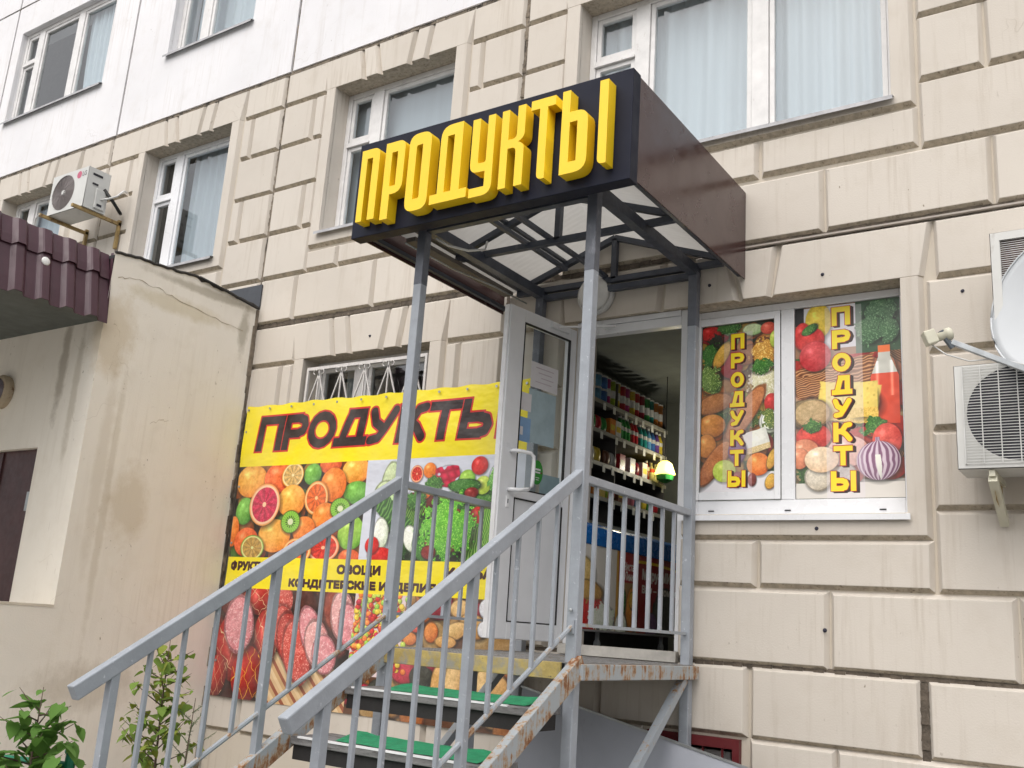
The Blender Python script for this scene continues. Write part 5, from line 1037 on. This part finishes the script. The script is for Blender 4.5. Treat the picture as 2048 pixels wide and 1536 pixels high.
q.add([(x1,YA,z0),(x1,YA+.10,z0),(x1,YA+.10,z1),(x1,YA,z1)], [(0,1,2,3)]); q.add([(x0,YA,z1),(x1,YA,z1),(x1,YA+.10,z1),(x0,YA+.10,z1)], [(0,1,2,3)]); anp(q.build('front_wall', ANNEX))
anp(MB().box(-11, XA-.001, -4.6, YA-.001, 1.40, 1.538).build('porch_slab', ANNEX))
anp(MB().box(XA-.28, XA+.004, -4.6, YA-.002, 1.538, 1.556).build('parapet_cap', mat('cap_plaster', (.62,.56,.46), .9, bmp=.4)))
anp(MB().box(-11, XA-.002, YA+.001, .03, 4.44, 4.47).build('roof_slab', mat('bitumen', (.03,.03,.032), .85, bmp=.6)))
q = MB(); pts = [(XA+.002, y_, z_+.004) for y_, z_ in top]; q.tube(pts, .014, 6); anp(q.build('tar_edge', mat('tar', (.025,.022,.02), .7, bmp=.8, bscale=40)))
anp(MB().tube([(XA+.02, -.75,4.56),(XA+.03,-.5,4.53),(XA+.03,-.25,4.50),(XA+.04,-.05,4.47)], .012, 6).build('cable', BLACK, smooth=True))
anp(MB().box(-7.75, -7.25, -.02, -.008, 4.50, 4.735).build('flashing', mat('slate_flashing', (.05,.055,.065), .5)))
for k in range(26):       # ragged filler down the corner with the building
    z = .1+k*.168; anp(MB().box(XA-.004, XA+.008+rg.uniform(0,.012), -.028-rg.uniform(0,.02), -.001, z, z+.1675).build('corner_filler', MASTIC if rg.random() < .18 else JOINTL))
def crack(pts, w_=.005):
    q = MB(); vs = []
    for k in range(len(pts)-1):
        (a, b), (c, d) = pts[k], pts[k+1]
        for i in range(6): t = i/6; vs.append((a+(c-a)*t+rg.uniform(-.012, .012), b+(d-b)*t+rg.uniform(-.014, .014), w_*rg.uniform(.3, 1.3)))
    q.add([(XA+.0025, y_, z_+s_*h_/2) for y_, z_, h_ in vs for s_ in (-1, 1)], [(2*i, 2*i+2, 2*i+3, 2*i+1) for i in range(len(vs)-1)]); anp(q.build('crack', mat('crack_brown', (.36,.29,.2), .95)))  # thin brown ribbon drawn along the crack
crack([(-1.56,4.29),(-1.31,4.33),(-1.1,4.31),(-.82,4.26),(-.5,4.23),(-.1,4.21)], .006); crack([(-1.03,3.10),(-.93,3.17),(-.82,3.19)], .004); crack([(-1.52,3.90),(-1.44,3.82),(-1.47,3.55),(-1.5,3.3)], .005); crack([(-1.3,.95),(-1.05,1.05),(-.85,1.08)], .004)
dr = anp(MB().box(x0, x1-.002, YA+.06, YA+.10, z0, z1-.002).build('door', MAROON)); dr['label'] = 'dark maroon sheet metal door'
for a, b in ((x1-.035, x1-.004), (x1-.62, x1-.60)): part(MB().box(a, b, YA+.045, YA+.059, z0, z1-.01).build('door_rib', MAROON), an).parent = dr
hb = MB().box(x1-.10, x1-.05, YA+.035, YA+.059, 2.30, 2.46).build('lock_plate', STEEL); hb.parent = dr; hb.matrix_parent_inverse = dr.matrix_world.inverted()
for o in [c for c in dr.children]: o.matrix_parent_inverse = (Matrix.Translation(an.location) @ Matrix()).inverted() if False else Matrix()
dr.matrix_parent_inverse = Matrix.Translation(an.location).inverted()
# metal tile mansard along the porch roof
def tile_strip(z_top, z_bot, x_top, x_bot, name, drop=.0):
    q = MB(); ny, nz = 300, 4; vs = []
    for j in range(nz+1):
        t = j/nz
        for i in range(ny+1):
            yy = YA-.005-(3.3*i/ny); ph = (yy-YA)/.215*2*math.pi; fr_ = (ph/(2*math.pi)) % 1; wv = fr_/.14 if fr_ < .14 else 1. if fr_ < .42 else (1-(fr_-.42)/.16 if fr_ < .58 else 0.)
            x = x_top+(x_bot-x_top)*t+.034*wv; zz = z_top+(z_bot-z_top)*t-.022*(1-wv)*(1 if j == nz else 0)-(.022*(1-wv) if j == 0 and drop else 0)
            vs.append((x, yy, zz))
    q.add(vs, [(j*(ny+1)+i, j*(ny+1)+i+1, (j+1)*(ny+1)+i+1, (j+1)*(ny+1)+i) for j in range(nz) for i in range(ny)]); o = anp(q.build(name, TILE)); s_ = o.modifiers.new('thick', 'SOLIDIFY'); s_.thickness = .006; return o
rf = tile_strip(4.475, 4.265, -7.36, -7.295, 'roof_tile_row'); tile_strip(4.275, 3.865, -7.32, -7.215, 'roof_tile_row')
anp(MB().box(-11, -7.25, -5, YA-.003, 3.885, 3.90).build('soffit', SOFFIT)); anp(MB().box(-11, -7.40, -5, YA-.003, 4.40, 4.43).build('porch_roof', SOFFIT))
anp(MB().add([(-7.255,YA+.002,3.87),(-7.34,YA+.002,4.49),(-7.30,YA+.002,4.49),(-7.225,YA+.002,3.87)], [(0,1,2,3)]).build('barge_strip', TILE))
anp(MB().lathe((-7.255,-2.2,4.19), (1,0,.1), [(.038,0),(.03,.006),(.012,.01)], 14).build('white_spot', mat('spot_white', (.75,.75,.73), .5), smooth=True))  # small round white spot on the tile face
# round lamp on the annex front
al = thing('wall_lamp', 'round rusty bulkhead lamp on the annex front wall at the left edge', 'lamp', loc=(-8.60, YA, 3.36))
part(MB().lathe((-8.60,YA,3.36), (0,-1,0), [(.15,0),(.155,.05),(.14,.075),(.12,.08)], 24).build('lamp_ring', mat('lamp_ring_rust', (.42,.34,.24), .7, dirt=[((.15,.08,.04), .5, .65, 12, None)])), al)
part(MB().lathe((-8.60,YA-.07,3.36), (0,-1,0), [(.125,0),(.10,.03),(.0,.045)], 24).build('lamp_glass', mat('dim_lamp_glass', (.16,.14,.16), .25), smooth=True), al)

# ------------------------------------------------------------------ plants and the low green fence
LEAF = cloth('leaf_green', (.13, .27, .05), .35); LEAF2 = cloth('birch_leaf_green', (.21, .33, .06), .35); TWIG = mat('twig_bark', (.10, .07, .05), .8); LEAFY = cloth('young_leaf', (.30, .36, .06), .35)
def leaf_mesh(name, w, l, fold, m, heart=.12):
    pr = [(0, 0), (.28, -heart), (.5, .12), (.47, .4), (.28, .72), (0, 1.05)]; vs = [(0, y_*l, -.12*l*y_*y_) for _, y_ in ((0,0),(0,.3),(0,.65),(0,1.05))]; fs = []
    for s in (-1, 1):
        b = len(vs); vs += [(s*x*w, y_*l, fold*abs(x)*w-.12*l*y_*abs(y_)) for x, y_ in pr[1:5]]
        for f in ((0, b, b+1), (0, b+1, b+2, 1), (1, b+2, b+3, 2), (2, b+3, 3)): fs.append(f if s > 0 else f[::-1])
    me = bpy.data.meshes.new(name); me.from_pydata(vs, [], fs); me.materials.append(m); me.shade_smooth(); return me
def plant(name, label, base, h, branches, leafm, n_leaf, size, seed, spread, lean=(0,0)):
    t = thing(name, label, 'sapling', loc=base); rg = random.Random(seed); B = Vector(base)
    tip = B+Vector((lean[0], lean[1], h)); q = MB()
    q.tube([B, B+(tip-B)*.35+Vector((.02,.0,0)), B+(tip-B)*.7, tip], [.012, .009, .006, .002], 7); part(q.build('stem', TWIG, smooth=True), t)
    tips = [(tip, Vector((0,0,1)), .25*h, .5)]
    for k in range(branches):
        f = .3+.62*k/branches; o = B+(tip-B)*f; a = k*2.4+rg.uniform(-.4, .4); l = spread*(1.15-f)*rg.uniform(.75, 1.15)+.05; d = Vector((math.cos(a), math.sin(a), rg.uniform(.35, .8))).normalized()
        e = o+d*l; m_ = o+d*l*.55+Vector((0,0,-.01)); part(MB().tube([o, m_, e], [.005, .0035, .0015], 5).build('branch', TWIG, smooth=True), t); tips.append((e, d, l, 1.)); 
    tot = sum(l*wt for _, _, l, wt in tips); k = 0
    for e, d, l, wt in tips:
        for i in range(max(3, round(n_leaf*l*wt/tot))):
            s = rg.uniform(0, .85); p = e-d*l*s+Vector((rg.uniform(-1,1), rg.uniform(-1,1), rg.uniform(-.6,.6)))*size*.45
            o = bpy.data.objects.new('leaf', rg.choice(leafm)); COL.objects.link(o); o.parent = t; o.matrix_parent_inverse = Matrix.Translation(t.location).inverted()
            o.location = p; o.rotation_euler = (rg.uniform(-1.0, .15), rg.uniform(-.5, .5), rg.uniform(0, 6.28)); sc_ = size*rg.uniform(.6, 1.15)*(1-.35*(s < .1)); o.scale = (sc_,)*3
    return t
lm = [leaf_mesh('lilac_leaf', .85, 1, .22, LEAF), leaf_mesh('lilac_leaf', .75, 1, .1, LEAF), leaf_mesh('lilac_leaf', .8, 1.05, -.1, LEAF)]
plant('lilac_sapling', 'broad-leaved green sapling at the lower left edge by the stair rail', (-5.08,-2.95,0), 1.14, 26, lm, 210, .112, 4, .44, (0,0))
lb = [leaf_mesh('birch_leaf', .75, 1, .15, LEAF2, 0), leaf_mesh('birch_leaf', .65, 1, .05, LEAFY, 0), leaf_mesh('birch_leaf', .75, 1, .15, LEAF2, 0)]
plant('birch_sapling', 'slender small-leaved sapling behind the left stair railing', (-6.0,-1.45,0), 1.40, 26, lb, 299, .082, 9, .46, (-.02,.0))
pn = thing('spruce_seedling', 'sparse spruce twig beside the small-leaved sapling', 'sapling', loc=(-5.72,-1.42,0)); PINE = mat('needle_green', (.10,.14,.06), .6)
part(MB().tube([(-5.72,-1.42,0),(-5.72,-1.42,.55),(-5.70,-1.42,1.0)], [.008,.006,.002], 6).build('stem', TWIG), pn)
rg = random.Random(2)
for k in range(9):
    z = .5+.05*k; a = k*2.4; l = .28-.02*k; o = Vector((-5.715,-1.42,z)); d = Vector((math.cos(a), math.sin(a), .75)).normalized(); q = MB(); q.tube([o, o+d*l], [.004,.0015], 5)
    for i in range(26):
        p = o+d*l*(i/26); e = p+(d*.6+Vector((rg.uniform(-1,1), rg.uniform(-1,1), rg.uniform(-1,1)))*.8).normalized()*.02; q.tube([p, e], .0012, 3)
    tag(part(q.build('needle_branch', PINE), pn), kind='stuff')
fe = thing('garden_fence', 'low green pipe fence with a capped post at the lower left', 'fence', loc=(-5.05,-2.72,0))
part(MB().tube([(-5.05,-2.74,0),(-5.05,-2.74,.80)], .028, 12).build('post', GREENP), fe); part(MB().lathe((-5.05,-2.74,.80), (0,0,1), [(.036,0),(.036,.012),(.02,.03),(.0,.034)], 14).build('post_cap', mat('mint_cap', (.12,.42,.32), .4)), fe)
part(MB().tube([(-5.05,-2.74,.735),(-6.3,-3.2,.735)], .018, 10).build('top_rail', GREENP), fe); part(MB().tube([(-5.05,-2.74,.35),(-6.3,-3.2,.35)], .018, 10).build('lower_rail', GREENP), fe); part(MB().tube([(-6.3,-3.2,0),(-6.3,-3.2,.80)], .028, 12).build('post', GREENP), fe)

# trees across the yard, behind the camera: only mirrored in the panes
rg = random.Random(21); q = MB()
for x, y_, h in ((-22,-26,11.5),(-15,-24,12.5),(-8,-27,11),(-1,-25,12),(6,-26,10.5),(13,-25,12)):
    q.mi = 1; q.tube([(x,y_,0),(x+.2,y_,h*.35),(x,y_+.2,h*.75)], [.28,.2,.06], 8); q.mi = 0
    for k in range(900):
        a, b, r = rg.uniform(0,6.28), rg.uniform(-1,1), rg.random()**.4; c = Vector((x+3.0*r*math.cos(a)*math.sqrt(1-b*b), y_+3.0*r*math.sin(a)*math.sqrt(1-b*b), h*.66+h*.34*r*b))
        u = Vector((rg.uniform(-1,1), rg.uniform(-1,1), rg.uniform(-1,1))).normalized()*.3; v = u.orthogonal().normalized()*.25; q.add([c-u, c+v, c+u, c-v], [(0,1,2,3)])
tag(q.build('distant_trees', [cloth('tree_foliage', (.07,.13,.03), .3), TWIG]), kind='stuff')
